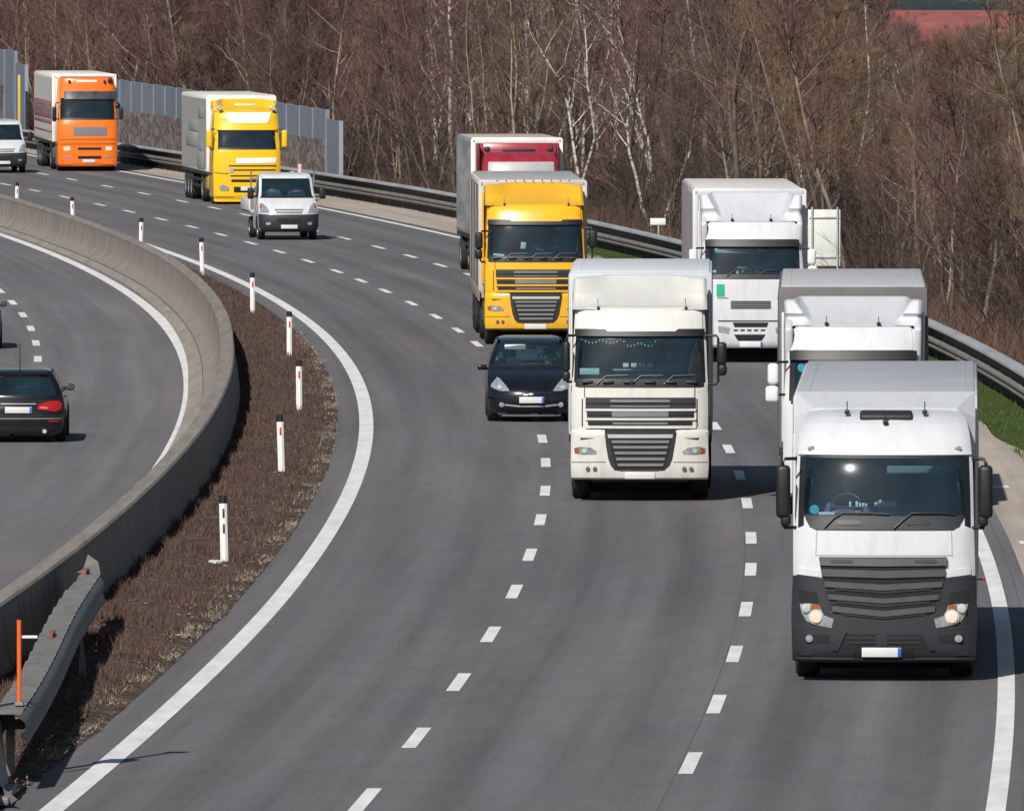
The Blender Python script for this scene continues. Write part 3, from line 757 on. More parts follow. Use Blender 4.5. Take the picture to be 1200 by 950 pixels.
TL = {
 'brown': ('bare brown tree with dense fine reddish twigs in the wood', 'bare brown trees of the wood'),
 'plum': ('bare tree with fine plum red twigs in the wood', 'plum twigged trees of the wood'),
 'birch': ('bare birch with crooked pale bark stem in the wood', 'pale birches of the wood'),
 'yellow': ('bare tree with yellowish olive twigs among brown trees', 'yellowish trees of the wood'),
}
def plant_tree(kind, x, y, z, sc, rz, k=None, label=None, tilt=(0, 0)):
    pr = PROT[kind]; t, c = pr[random.randrange(len(pr)) if k is None else k]
    root = empty(KIND[kind]['name'], (x, y, z), rz, label or TL[kind][0], 'tree', None if label else TL[kind][1])
    root.rotation_euler = (tilt[0], tilt[1], rz); root.scale = (sc, sc, sc)
    for nm, me in (('trunk', t), ('crown', c)):
        o = bpy.data.objects.new(nm, me); COL.objects.link(o); o.parent = root
    return root
PH = {k: [max(v.co.z for v in t.vertices) + .6 for t, c in v_] for k, v_ in PROT.items()}
rt = random.Random(42); cnt = {'brown': 0, 'birch': 0, 'yellow': 0, 'plum': 0}; placed = []
def ok_place(x, y, m):
    return all((x - a) ** 2 + ((y - b) * .35) ** 2 > m * m for a, b in placed)
tries = 0
while sum(cnt.values()) < 292 and tries < 60000:
    tries += 1
    d = 268 + 470 * rt.random() ** .85
    off = rail_off(d) + 2.6 + (30 if d < 420 else 45) * rt.random() ** 1.5
    if 510 < d < 700: off = max(off, rail_off(d) + 4 + rt.random() * 3)
    x = XL(d) + off
    if abs(x) > .0385 * d + 1.2: continue
    if not ok_place(x, d, .55 if off - rail_off(d) < 8 else .9): continue
    px = 600 + F_PX * x / d
    pb = .30 if 470 < px < 790 else (.03 if px <= 470 else .10)
    py = .38 if (880 < px < 1010 and d < 520) else (.28 if px > 1010 else .04)
    q = rt.random(); pp = .7 if px < 560 else (.42 if px < 860 else .38)
    kind = 'birch' if q < pb else ('yellow' if q < pb + py else ('plum' if rt.random() < pp else 'brown'))
    placed.append((x, d)); cnt[kind] += 1
    sc = rt.uniform(.8, 1.15) * (1.1 if d > 550 else 1); pk = rt.randrange(len(PROT[kind]))
    zlim = None
    if .0266 < x / d < .0374: zlim = H_CAM - 123 / F_PX * d
    elif .0190 < x / d < .0211: zlim = H_CAM - 104 / F_PX * d
    if zlim: sc = min(sc, zlim / PH[kind][pk])
    plant_tree(kind, x, d, .0 + min(.3, max(0, (off - rail_off(d) - 2) * .02)), sc, rt.uniform(0, 6.28), k=pk, tilt=(rt.gauss(0, .05), rt.gauss(0, .05)))
# far wood that reads as one mass
def mass(name, n, place, protos, label, cat, m, s0, s1):
    r = np.random.default_rng(77); out = []
    for i in range(n):
        P = protos[r.integers(len(protos))]; x, y, z = place(r); s = r.uniform(s0, s1); a = r.uniform(0, 6.28)
        R = np.array([[math.cos(a), -math.sin(a), 0], [math.sin(a), math.cos(a), 0], [0, 0, 1]]) * s
        out.append(P @ R.T + np.array([x, y, z]))
    me = tris_mesh(name, np.concatenate(out), m); o = bpy.data.objects.new(name, me); COL.objects.link(o)
    return tag(o, label, cat, kind='stuff')
def shrub(seed, n, H, tw):
    r = np.random.default_rng(seed); P = np.c_[r.normal(0, .25, (n, 2)), np.zeros(n)]
    D = norm(np.c_[r.normal(0, .45, (n, 2)), np.ones(n)]); L = r.uniform(.5, 1, n) * H
    out = [twig_tris(P, D, L, np.full(n, .022), r), twig_tris(P, D, L, np.full(n, .022), r)]
    T = n * tw; q = np.repeat(np.arange(n), tw); s = r.uniform(.15, .95, T)
    out.append(twig_tris(P[q] + D[q] * (L[q] * s)[:, None], norm(D[q] + r.normal(0, .5, (T, 3))), r.uniform(.2, .6, T), r.uniform(.007, .013, T), r))
    return np.concatenate(out)
SH = [shrub(50 + i, 18, 1.3 + .5 * i, 20) for i in range(4)]
SHM = island_mat('shrub_stems', [(.04, .031, .031), (.062, .044, .041), (.095, .066, .053), (.048, .037, .037), (.14, .10, .075), (.032, .027, .029)])
def p1_(r):
    while True:
        d = r.uniform(265, 720); o = rail_off(d) + 2.2 + 26 * r.random() ** 1.4
        if 505 < d < 700: o = max(o, rail_off(d) + 3 + 2 * r.random())
        x = XL(d) + o
        if abs(x) < .0385 * d + .5: return x, d, 0.
mass('undergrowth', 480, p1_, SH, 'tangled bare undergrowth of thin brown stems filling the wood between the trunks', 'undergrowth', SHM, .7, 1.5)
FT = []
for s_ in range(3):
    mb_, t_ = grow(seed=60 + s_, H=10, r0=.09, nl=20, nb=7, ntw=8, t0=.05); FT.append(t_)
FTM = island_mat('far_wood_twigs', [(.085, .054, .058), (.12, .072, .073), (.095, .07, .06), (.135, .085, .078), (.065, .05, .055)])
def p2_(r):
    while True:
        d = r.uniform(600, 980); x = r.uniform(-.041 * d, .041 * d)
        if .0266 < x / d < .0374 or .0185 < x / d < .0213: continue
        if x - XL(d) > rail_off(d) + 5 and not (d > 690 and .0255 < x / d < .0375) and not (d > 690 and .0185 < x / d < .0215): return x, d, 0.
mass('far_wood', 150, p2_, FT, 'distant bare wood that closes the view behind the nearer trees', 'wood', FTM, .8, 1.15)
# ------------------------------------------------------------------ vehicles
# local frame: origin on the ground under the front bumper, -y faces the camera, x to the right
BLK = mat('black_plastic', (.010, .010, .012), .5, var=.2)
TRIM = mat('dark_grey_plastic', (.019, .021, .026), .55, var=.12, bump=.1)
DARK = mat('dark_void', (.008, .008, .009), .8)
RUB = mat('tyre_rubber', (.02, .02, .021), .85, var=.25, scale=6)
RIM = mat('wheel_rim', (.35, .35, .36), .45, metal=.6, var=.2)
CHR = mat('chrome', (.62, .62, .63), .2, metal=.35, var=.05)
ALU = mat('aluminium_slat', (.21, .21, .215), .4, metal=.2, var=.12)
SLAT = mat('slat_plastic', (.072, .071, .074), .4, var=.15)
GRAT = mat('grey_grille_slat', (.095, .093, .096), .45, var=.2)
LAMP = mat('headlamp_glass', (.42, .45, .48), .08, metal=.5, var=.45, scale=16)
LAMPW = mat('headlamp_lit', (.62, .52, .42), .2, var=.1, emit=(1, .75, .5), estr=.18)
AMB = mat('amber_lens', (.30, .085, .03), .2)
REDL = mat('red_lens', (.36, .012, .014), .15, var=.15)
PLATE = mat('number_plate_white', (.62, .62, .62), .4, var=.03)
BLUE = mat('plate_blue_band', (.02, .10, .45), .4)
LINE = mat('panel_gap', (.03, .03, .032), .8)
INT = mat('cab_interior', (.03, .04, .055), .8)
INTG = mat('dashboard_grey', (.08, .085, .085), .7)
SEATM = mat('seat_fabric', (.045, .05, .065), .9)
CARD = mat('white_card', (.9, .92, .88), .6, var=.04)
CYAN = mat('cyan_sticker', (.08, .62, .75), .5)
GREEN = mat('green_placard', (.0, .36, .17), .5)
CURT = mat('trailer_curtain_grey', (.40, .40, .41), .6, var=.1, scale=.7)
BOXW = paint('box_white', (.60, .61, .635), .4)
CHAS = mat('chassis_black', (.02, .02, .02), .7, var=.3)
GL = glass_mat()
GLC = glass_mat('car_glass', (.50, .58, .62))
SKIN = mat('skin', (.5, .3, .22), .6, var=.06)

def pchip(xs, ys):
    xs = np.array(xs, float); ys = np.array(ys, float); h = np.diff(xs); dl = np.diff(ys) / h
    m = np.zeros(len(xs)); m[0], m[-1] = dl[0], dl[-1]
    for i in range(1, len(xs) - 1):
        if dl[i - 1] * dl[i] > 0:
            w1 = 2 * h[i] + h[i - 1]; w2 = h[i] + 2 * h[i - 1]; m[i] = (w1 + w2) / (w1 / dl[i - 1] + w2 / dl[i])
    def f(x):
        x = min(max(x, xs[0]), xs[-1]); i = min(max(int(np.searchsorted(xs, x)) - 1, 0), len(xs) - 2)
        t = (x - xs[i]) / h[i]
        return float((2 * t**3 - 3 * t**2 + 1) * ys[i] + (t**3 - 2 * t**2 + t) * h[i] * m[i] + (-2 * t**3 + 3 * t**2) * ys[i + 1] + (t**3 - t**2) * h[i] * m[i + 1])
    return f

class Body:
    """stack of rounded plan sections; rows of (z, y_front, y_rear, half width, front bulge, front corner, rear bulge, rear corner)"""
    def __init__(s, rows, n=9, root=None, T=None, dist=None):
        z = [r[0] for r in rows]; s.z0, s.z1 = z[0], z[-1]; s.zs = z; s.n = n
        s.F = [pchip(z, [r[k] for r in rows]) for k in range(1, 8)]
        s.root = root; s.T = T; s.dist = dist
    def W(s, z): return s.F[2](z)
    def front(s, x, z):
        u = min(abs(x) / s.W(z), 1); return s.F[0](z) + s.F[3](z) * u * u + s.F[4](z) * u ** s.n
    def rear(s, x, z):
        u = min(abs(x) / s.W(z), 1); return s.F[1](z) - s.F[5](z) * u * u - s.F[6](z) * u ** s.n
    def shell(s, name, m, fh=None, rh=None, nz=34, parent=None, extra=()):
        """fh / rh = (u, z0, z1): openings for the windscreen and the rear window"""
        us = [0, .15, .3, .45, .6, .72, .8, .86, .91, .95, .98, 1]
        for h in (fh, rh):
            if h: us.append(h[0])
        us = sorted(set(us)); us = [-u for u in us[::-1] if u > 0] + us
        zs = set(frange(s.z0, s.z1, (s.z1 - s.z0) / nz)) | set(s.zs) | set(extra)
        for h in (fh, rh):
            if h: zs |= {h[1], h[2]}
        zs = sorted(zs); zz = [zs[0]]
        keep = {h[i] for h in (fh, rh) if h for i in (1, 2)}
        for z in zs[1:]:
            if z - zz[-1] > .006: zz.append(z)
            elif z in keep: zz[-1] = z
        nu = len(us); ns = 6; mb = MB(); n = 2 * nu + 2 * ns
        for z in zz:
            w_ = s.W(z); yf, yr = s.front(w_, z), s.rear(w_, z)
            ring = [(u * w_, s.front(u * w_, z), z) for u in us]
            ring += [(w_, yf + (yr - yf) * (k + 1) / (ns + 1), z) for k in range(ns)]
            ring += [(u * w_, s.rear(u * w_, z), z) for u in us[::-1]]
            ring += [(-w_, yr + (yf - yr) * (k + 1) / (ns + 1), z) for k in range(ns)]
            mb.v += ring
        for i in range(len(zz) - 1):
            zm = (zz[i] + zz[i + 1]) / 2
            for j in range(n):
                if j < nu - 1 and fh and fh[1] < zm < fh[2] and abs(us[j] + us[j + 1]) / 2 < fh[0]: continue
                jj = j - (nu + ns)
                if 0 <= jj < nu - 1 and rh and rh[1] < zm < rh[2] and abs(us[jj] + us[jj + 1]) / 2 < rh[0]: continue
                j2 = (j + 1) % n; a = i * n
                mb.f.append((a + j, a + j2, a + n + j2, a + n + j)); mb.mi.append(0)
        a = (len(zz) - 1) * n
        for j in range(nu - 1):          # roof strip front to rear, joined across
            mb.f.append((a + j, a + j + 1, a + nu + ns + nu - 2 - j, a + nu + ns + nu - 1 - j)); mb.mi.append(0)
        mb.f.append(tuple([a + nu - 1 + k for k in range(ns + 2)])); mb.mi.append(0)
        mb.f.append(tuple([a + nu + ns + nu - 1 + k for k in range(ns + 1)] + [a])); mb.mi.append(0)
        mb.f.append(tuple(range(n))[::-1]); mb.mi.append(0)
        return mb.build(name, m, parent or s.root, smooth=38)
    # -- coordinates traced on the photograph -> local x, z
    def px(s, x, y, face='f'):
        xl, za = s.T(x, y); z = za
        for _ in range(3):
            yy = s.front(xl, min(max(z, s.z0), s.z1)) if face == 'f' else 0
            z = za - yy * (H_CAM - z) / s.dist
        return xl, z
    def patch(s, name, poly, m, off=.006, th=.02, parent=None, face='f', step=.07, traced=True, sharp=32, inner=None):
        """outline in x,z (or traced pixels) laid on the front / rear surface, standing proud by off"""
        if traced and s.T: poly = [s.px(x, y, face) for x, y in poly]
        if th > off + .02: th = off + .02
        fn = s.front if face == 'f' else s.rear; sg = 1 if face == 'f' else -1
        bm = bmesh.new(); vs = [bm.verts.new((x, 0, z)) for x, z in poly]; bm.faces.new(vs)
        X = [p[0] for p in poly]; Z = [p[1] for p in poly]
        for lo, hi, no in ((min(X), max(X), (1, 0, 0)), (min(Z), max(Z), (0, 0, 1))):
            k = math.floor(lo / step) + 1
            while k * step < hi:
                bmesh.ops.bisect_plane(bm, geom=bm.verts[:] + bm.edges[:] + bm.faces[:], plane_co=(k * step * no[0], 0, k * step * no[2]), plane_no=no, dist=1e-5)
                k += 1
        for f in bm.faces: f.normal_update()
        bmesh.ops.reverse_faces(bm, faces=[f for f in bm.faces if f.normal.y * sg > 0])
        bd = [e for e in bm.edges if e.is_boundary]
        ret = bmesh.ops.extrude_edge_only(bm, edges=bd)
        back = {v for v in ret['geom'] if isinstance(v, bmesh.types.BMVert)}
        e = .004
        for v in bm.verts:
            x, z = v.co.x, v.co.z
            wm = s.W(z) - 1e-4; xc = max(-wm, min(wm, x))
            fx = (fn(xc + e, z) - fn(xc - e, z)) / (2 * e) if abs(xc) < wm - e else (fn(xc, z) - fn(xc - math.copysign(e, xc), z)) / e * math.copysign(1, xc)
            fz = (fn(xc, z + e) - fn(xc, z - e)) / (2 * e)
            nn = Vector((fx, -1, fz)).normalized() * sg if face == 'f' else Vector((-fx, 1, -fz)).normalized()
            p = Vector((x, fn(xc, z), z)) + nn * (off if v not in back else off - th)
            v.co = p
        bm.verts.index_update(); mb = MB()
        mb.add([v.co.copy() for v in bm.verts], [[v.index for v in f.verts] for f in bm.faces]); bm.free()
        return mb.build(name, m, parent or s.root, smooth=sharp)
    def glass(s, name, h, m, off=.004, face='f', grow=.0):
        u, z0, z1 = h; zz = frange(z0 - grow, z1 + grow, .06)
        poly = [(-(u + grow) * s.W(z), z) for z in zz] + [((u + grow) * s.W(z), z) for z in zz[::-1]]
        return s.patch(name, poly, m, off, .001, face=face, traced=False, step=.05, sharp=80)
    def side(s, name, poly, m, sgn, off=.006, th=.012, parent=None):
        """outline in y,z on the flank"""
        mb = MB(); n = len(poly)
        vs = [(sgn * (s.W(z) + off), y, z) for y, z in poly] + [(sgn * (s.W(z) + off - th), y, z) for y, z in poly]
        mb.add(vs, [tuple(range(n))] + [(i, (i + 1) % n, n + (i + 1) % n, n + i) for i in range(n)])
        return mb.build(name, m, parent or s.root, smooth=0)

def rr(x0, x1, z0, z1, r=.03, k=4):
    r = min(r, abs(x1 - x0) / 2.01, abs(z1 - z0) / 2.01); out = []
    for cx, cz, a0 in ((x1 - r, z1 - r, 0), (x0 + r, z1 - r, 90), (x0 + r, z0 + r, 180), (x1 - r, z0 + r, 270)):
        for i in range(k + 1):
            a = rad(a0 + 90 * i / k); out.append((cx + r * math.cos(a), cz + r * math.sin(a)))
    return out
def mir(poly, cx=0.): return [(2 * cx - x, y) for x, y in poly][::-1]
def ell(cx, cz, rx, rz, n=14): return [(cx + rx * math.cos(2 * math.pi * k / n), cz + rz * math.sin(2 * math.pi * k / n)) for k in range(n)]

def wheel(root, x, y, r=.5, w=.3, sgn=1, car=False):
    mb = MB(); h = w / 2
    mb.lathe_x([(-h, r * .62), (-h, r * .9), (-h * .8, r * .98), (-h * .3, r), (h * .3, r), (h * .8, r * .98), (h, r * .9), (h, r * .62)], (0, 0, 0))
    t = mb.build('wheel', RUB, root, smooth=40, loc=(x, y, r))
    mb = MB(); o = h - .01
    mb.lathe_x([(sgn * o, r * .62), (sgn * (o - .02), r * .6), (sgn * (o - .09 * (1 if not car else .4)), r * .45), (sgn * (o - .05), r * .28), (sgn * o, r * .2), (sgn * (o + .01), .001)], (0, 0, 0), 20)
    mb.build('rim', RIM, t, smooth=40)
    return t
def plate(B, x, z, w=.52, h=.12, face='f', y=None, eu=True, parent=None):
    fn = B.front if face == 'f' else B.rear; sg = -1 if face == 'f' else 1
    yy = fn(x, z) + sg * (.035 if y is None else y)
    mb = MB(); mb.rbox((x, yy, z), (w, .014, h), .006); p = mb.build('number_plate', PLATE, parent or B.root)
    if eu:
        mb = MB(); s_ = 1 if face == 'f' else 1
        mb.rbox((x + s_ * (w / 2 - .025), yy + sg * .009, z), (.042, .006, h * .94), .002); mb.build('blue_band', BLUE, p)
    return p
def fairing(root, m, w, y0, y1, z0, z1, scoop=.35, ear=.62, wt=None, parent=None, gap=None, side_to=2.3, pw=1.6, zside=None, ramp=.3, slant=0., name='roof_fairing'):
    """roof spoiler: a hollow sheet between two forward ears, closed at sides and top"""
    mb = MB(); nu, nv = 100, 20; wt = wt or w
    def P(u, v):
        a = abs(u); e = min(1, max(0, (a - ear + slant * (1 - v)) / ramp)); e = e * e * (3 - 2 * e)
        c = max(0, (a - .93) / .07) ** 2
        ww = w + (wt - w) * v
        y = y0 + (y1 - y0) * (v ** (1 / pw)) * (1 - scoop * 1.0 * e * min(1, v * 2.2)) + c * .10
        z = z0 + (z1 - z0) * v - .05 * e * v ** 4 - c * .03 * v
        if zside is not None: z = z + (zside - z0) * e * (1 - v)
        return (u * ww, y, z)
    for j in range(nv + 1):
        for i in range(nu + 1): mb.v.append(P(-1 + 2 * i / nu, j / nv))
    for j in range(nv):
        for i in range(nu): a = j * (nu + 1) + i; mb.f.append((a, a + 1, a + nu + 2, a + nu + 1)); mb.mi.append(0)
    for sgi in (0, nu):               # sides going back
        b = len(mb.v)
        for j in range(nv + 1):
            p = mb.v[j * (nu + 1) + sgi]; mb.v.append((p[0] * 1.0, side_to, p[2]))
        for j in range(nv): mb.f.append((j * (nu + 1) + sgi, (j + 1) * (nu + 1) + sgi, b + j + 1, b + j)); mb.mi.append(0)
    b = len(mb.v)
    for i in range(nu + 1):
        p = mb.v[nv * (nu + 1) + i]; mb.v.append((p[0], max(p[1] + .02, side_to), p[2] - .0))
    for i in range(nu): mb.f.append((nv * (nu + 1) + i, nv * (nu + 1) + i + 1, b + i + 1, b + i)); mb.mi.append(0)
    return mb.build(name, m, parent or root, smooth=42)
def mirror_arm(root, sgn, x, y, zt, zb, xb, parts, m=BLK, mname='mirror'):
    """parts = [(x, z, width, height)] housings; arms top and bottom back to the cab at xb"""
    first = None
    for i, (hx, hz, hw, hh) in enumerate(parts):
        mb = MB(); mb.rbox((sgn * hx, y, hz), (hw, .18, hh), min(.06, hw * .4), 3)
        o = mb.build(mname, m, root)
        mb = MB(); mb.rbox((sgn * hx, y + .085, hz), (hw * .8, .02, hh * .88), .01); mb.build('mirror_glass', CHR, o)
        first = first or o
    mb = MB()
    mb.tube([(sgn * xb, y + .12, zt), (sgn * (x - .03), y + .03, zt), (sgn * x, y, zt - .05), (sgn * x, y, zb + .04), (sgn * (x - .03), y + .03, zb), (sgn * xb, y + .12, zb)], .022, 8)
    mb.build('mirror_arm', BLK, first)
def interior(root, B, h, w=None, wheel_x=.55, seats=True, sdz=0., sdy=0., dash=INTG, lining=True, y1=2.0):
    u, z0, z1 = h; w = w or u * B.W(z0) - .02
    if lining:
        mb = MB(); yf = B.front(0, z0) + .16; yt = B.front(0, z1) + .12; e = B.front(u * B.W(z0), z0) + .03; et = B.front(u * B.W(z1), z1) + .03
        W0 = u * B.W(z0) + .01; W1 = u * B.W(z1) + .01
        vs = [(-W0, e, z0 - .06), (W0, e, z0 - .06), (W0, y1, z0 - .06), (-W0, y1, z0 - .06), (-W1, et, z1 + .05), (W1, et, z1 + .05), (W1, y1, z1 + .05), (-W1, y1, z1 + .05)]
        mb.add(vs, [(0, 1, 2, 3), (7, 6, 5, 4), (3, 2, 6, 7), (0, 3, 7, 4), (1, 5, 6, 2)])
        mb.build('cab_lining', INT, root, smooth=0)
    mb = MB(); yb = B.front(0, z0)
    mb.rbox((0, yb + .52, z0 - .035), (2 * w * .96, .55, .09), .03); mb.rbox((0, yb + .45, z0 - .005), (w * .7, .3, .08), .03)
    mb.build('dashboard', dash, root)
    if seats:
        for sx in (-.6, .6):
            mb = MB(); x = sx * w / 1.05
            mb.rbox((x, yb + 1.28 + sdy, z0 + .05 + sdz), (.5, .16, .85), .07, 3, rot=(-.15, 0, 0)); mb.rbox((x, yb + 1.37 + sdy, z0 + .58 + sdz), (.27, .1, .2), .05, 3)
            mb.build('seat', SEATM, root)
    mb = MB(); c = Vector((wheel_x, yb + .62, z0 + .1)); pts = []
    for k in range(25):
        a = 2 * math.pi * k / 24; pts.append(c + Vector((.21 * math.cos(a), .21 * math.sin(a) * .55, .21 * math.sin(a) * .83)))
    mb.tube(pts, .016, 6, cap=False); mb.tube([c + Vector((-.2, 0, 0)), c + Vector((.2, 0, 0))], .02, 6)
    mb.build('steering_wheel', BLK, root)
def wipers(B, lst, m=BLK):
    for pts in lst:
        mb = MB(); q = []
        for x, y in pts:
            X, Z = B.px(x, y); q.append((X, B.front(X, Z) - .035, Z))
        mb.tube(q, [.016] + [.012] * (len(q) - 1), 6); mb.build('wiper', m, B.root)
def trailer(root, y0, L, z1, hw=1.27, zb=1.05, side=CURT, front=BOXW, roof=CURT, name='trailer', folds=8, frame=None, axles=3, rear_first=None, nose=None):
    """box or curtain trailer: body, roof, frame posts, rails, wheels"""
    mb = MB(); mb.rbox((0, y0 + L / 2, (zb + z1) / 2), (2 * hw, L, z1 - zb), .045, 2)
    t = mb.build(name, side if nose else front, root)
    if nose:
        mb = MB(); mb.rbox((0, y0 - .012, (zb + z1) / 2), (2 * hw - .08, .03, z1 - zb - .08), .01); mb.build('front_panel', nose, t)
    mb = MB(); mb.rbox((0, y0 + L / 2, z1 + .012), (2 * hw - .10, L - .08, .03), .012)
    for sx in (-1, 1): mb.rbox((sx * (hw - .2), y0 + L / 2, z1 + .022), (.03, L - .1, .02), .006)
    mb.build('trailer_roof', roof, t)
    for sg in (-1, 1):
        mb = MB(); nz = 1; n = 60; ys = frange(y0 + .14, y0 + L - .12, (L - .26) / n)
        for i, y in enumerate(ys):
            b = .006 + .010 * (abs(math.sin(i * math.pi * folds / n)) ** .5)
            mb.v += [(sg * (hw + b * .4), y, zb + .10), (sg * (hw + b), y, (zb + z1) / 2), (sg * (hw + b * .5), y, z1 - .12)]
        for i in range(len(ys) - 1):
            a = 3 * i; mb.f += [(a, a + 3, a + 4, a + 1), (a + 1, a + 4, a + 5, a + 2)]; mb.mi += [0, 0]
        mb.build('side_curtain', side, t, smooth=50)
    if frame:
        mb = MB()
        for sg in (-1, 1):
            mb.rbox((sg * (hw - .03), y0 + .03, (zb + z1) / 2), (.14, .14, z1 - zb + .01), .03)
        mb.rbox((0, y0 + .03, z1 - .05), (2 * hw + .02, .14, .17), .03)
        mb.build('front_frame', frame, t)
    mb = MB(); mb.rbox((0, y0 + L / 2, zb - .06), (2 * hw - .02, L - .05, .12), .02); mb.rbox((0, y0 + L * .55, zb - .28), (.9, L * .85, .3), .03)
    for sg in (-1, 1):
        mb.rbox((sg * (hw - .06), y0 + L * .45, .78), (.04, L * .35, .10), .01); mb.rbox((sg * (hw - .06), y0 + L * .45, .55), (.04, L * .35, .10), .01)
        for k in (.3, .45, .6): mb.rbox((sg * (hw - .1), y0 + L * k, .75), (.05, .06, .6), .01)
    mb.build('trailer_chassis', CHAS, t)
    for k in range(axles):
        for sg in (-1, 1): wheel(t, sg * (hw - .2), y0 + L - 1.6 - 1.31 * (axles - 1 - k), .5, .36, sg)
    return t
def trunk_of_truck(root, y1=5.6, tank=None):
    """tractor chassis, drive axle, tanks"""
    mb = MB(); mb.rbox((0, 3.2, .75), (.9, 5.4, .3), .03); mb.rbox((0, .8, .5), (1.7, 1.3, .35), .05)
    mb.build('chassis', CHAS, root)
    for sg in (-1, 1):
        wheel(root, sg * 1.02, 1.42, .5, .32, sg)
        wheel(root, sg * .95, 5.0, .5, .55, sg)
        mb = MB(); mb.rbox((sg * .95, 3.1, .72), (.5, 1.5, .55), .1, 3); mb.build('fuel_tank', tank or ALU, root)
        mb = MB(); mb.rbox((sg * 1.03, 1.42, 1.06), (.36, 1.25, .08), .03); mb.rbox((sg * 1.03, 2.06, .7), (.36, .05, .6), .02); mb.build('mudguard', BLK, root)
    mb = MB(); mb.rbox((0, 2.0, .35), (2.1, .04, .55), .01); mb.build('mud_flap', BLK, root)

def place(name, cx, yfront_px, label, cat='truck', rev=False, group=None, dback=0., adj=0.):
    """puts the origin on the road where the photograph shows the front tyres"""
    p = math.atan(565 / F_PX); a = (cx - 600) / F_PX; b = (475 - yfront_px) / F_PX
    dy = math.cos(p) + b * math.sin(p); dz = -math.sin(p) + b * math.cos(p); t = -H_CAM / dz
    d = dy * t - dback; x = a * t * (d / (dy * t))
    rz = -math.atan(SL(d + 6)) + adj
    return empty(name, (x, d, .004), rz + (math.pi if rev else 0), label, cat, group), d

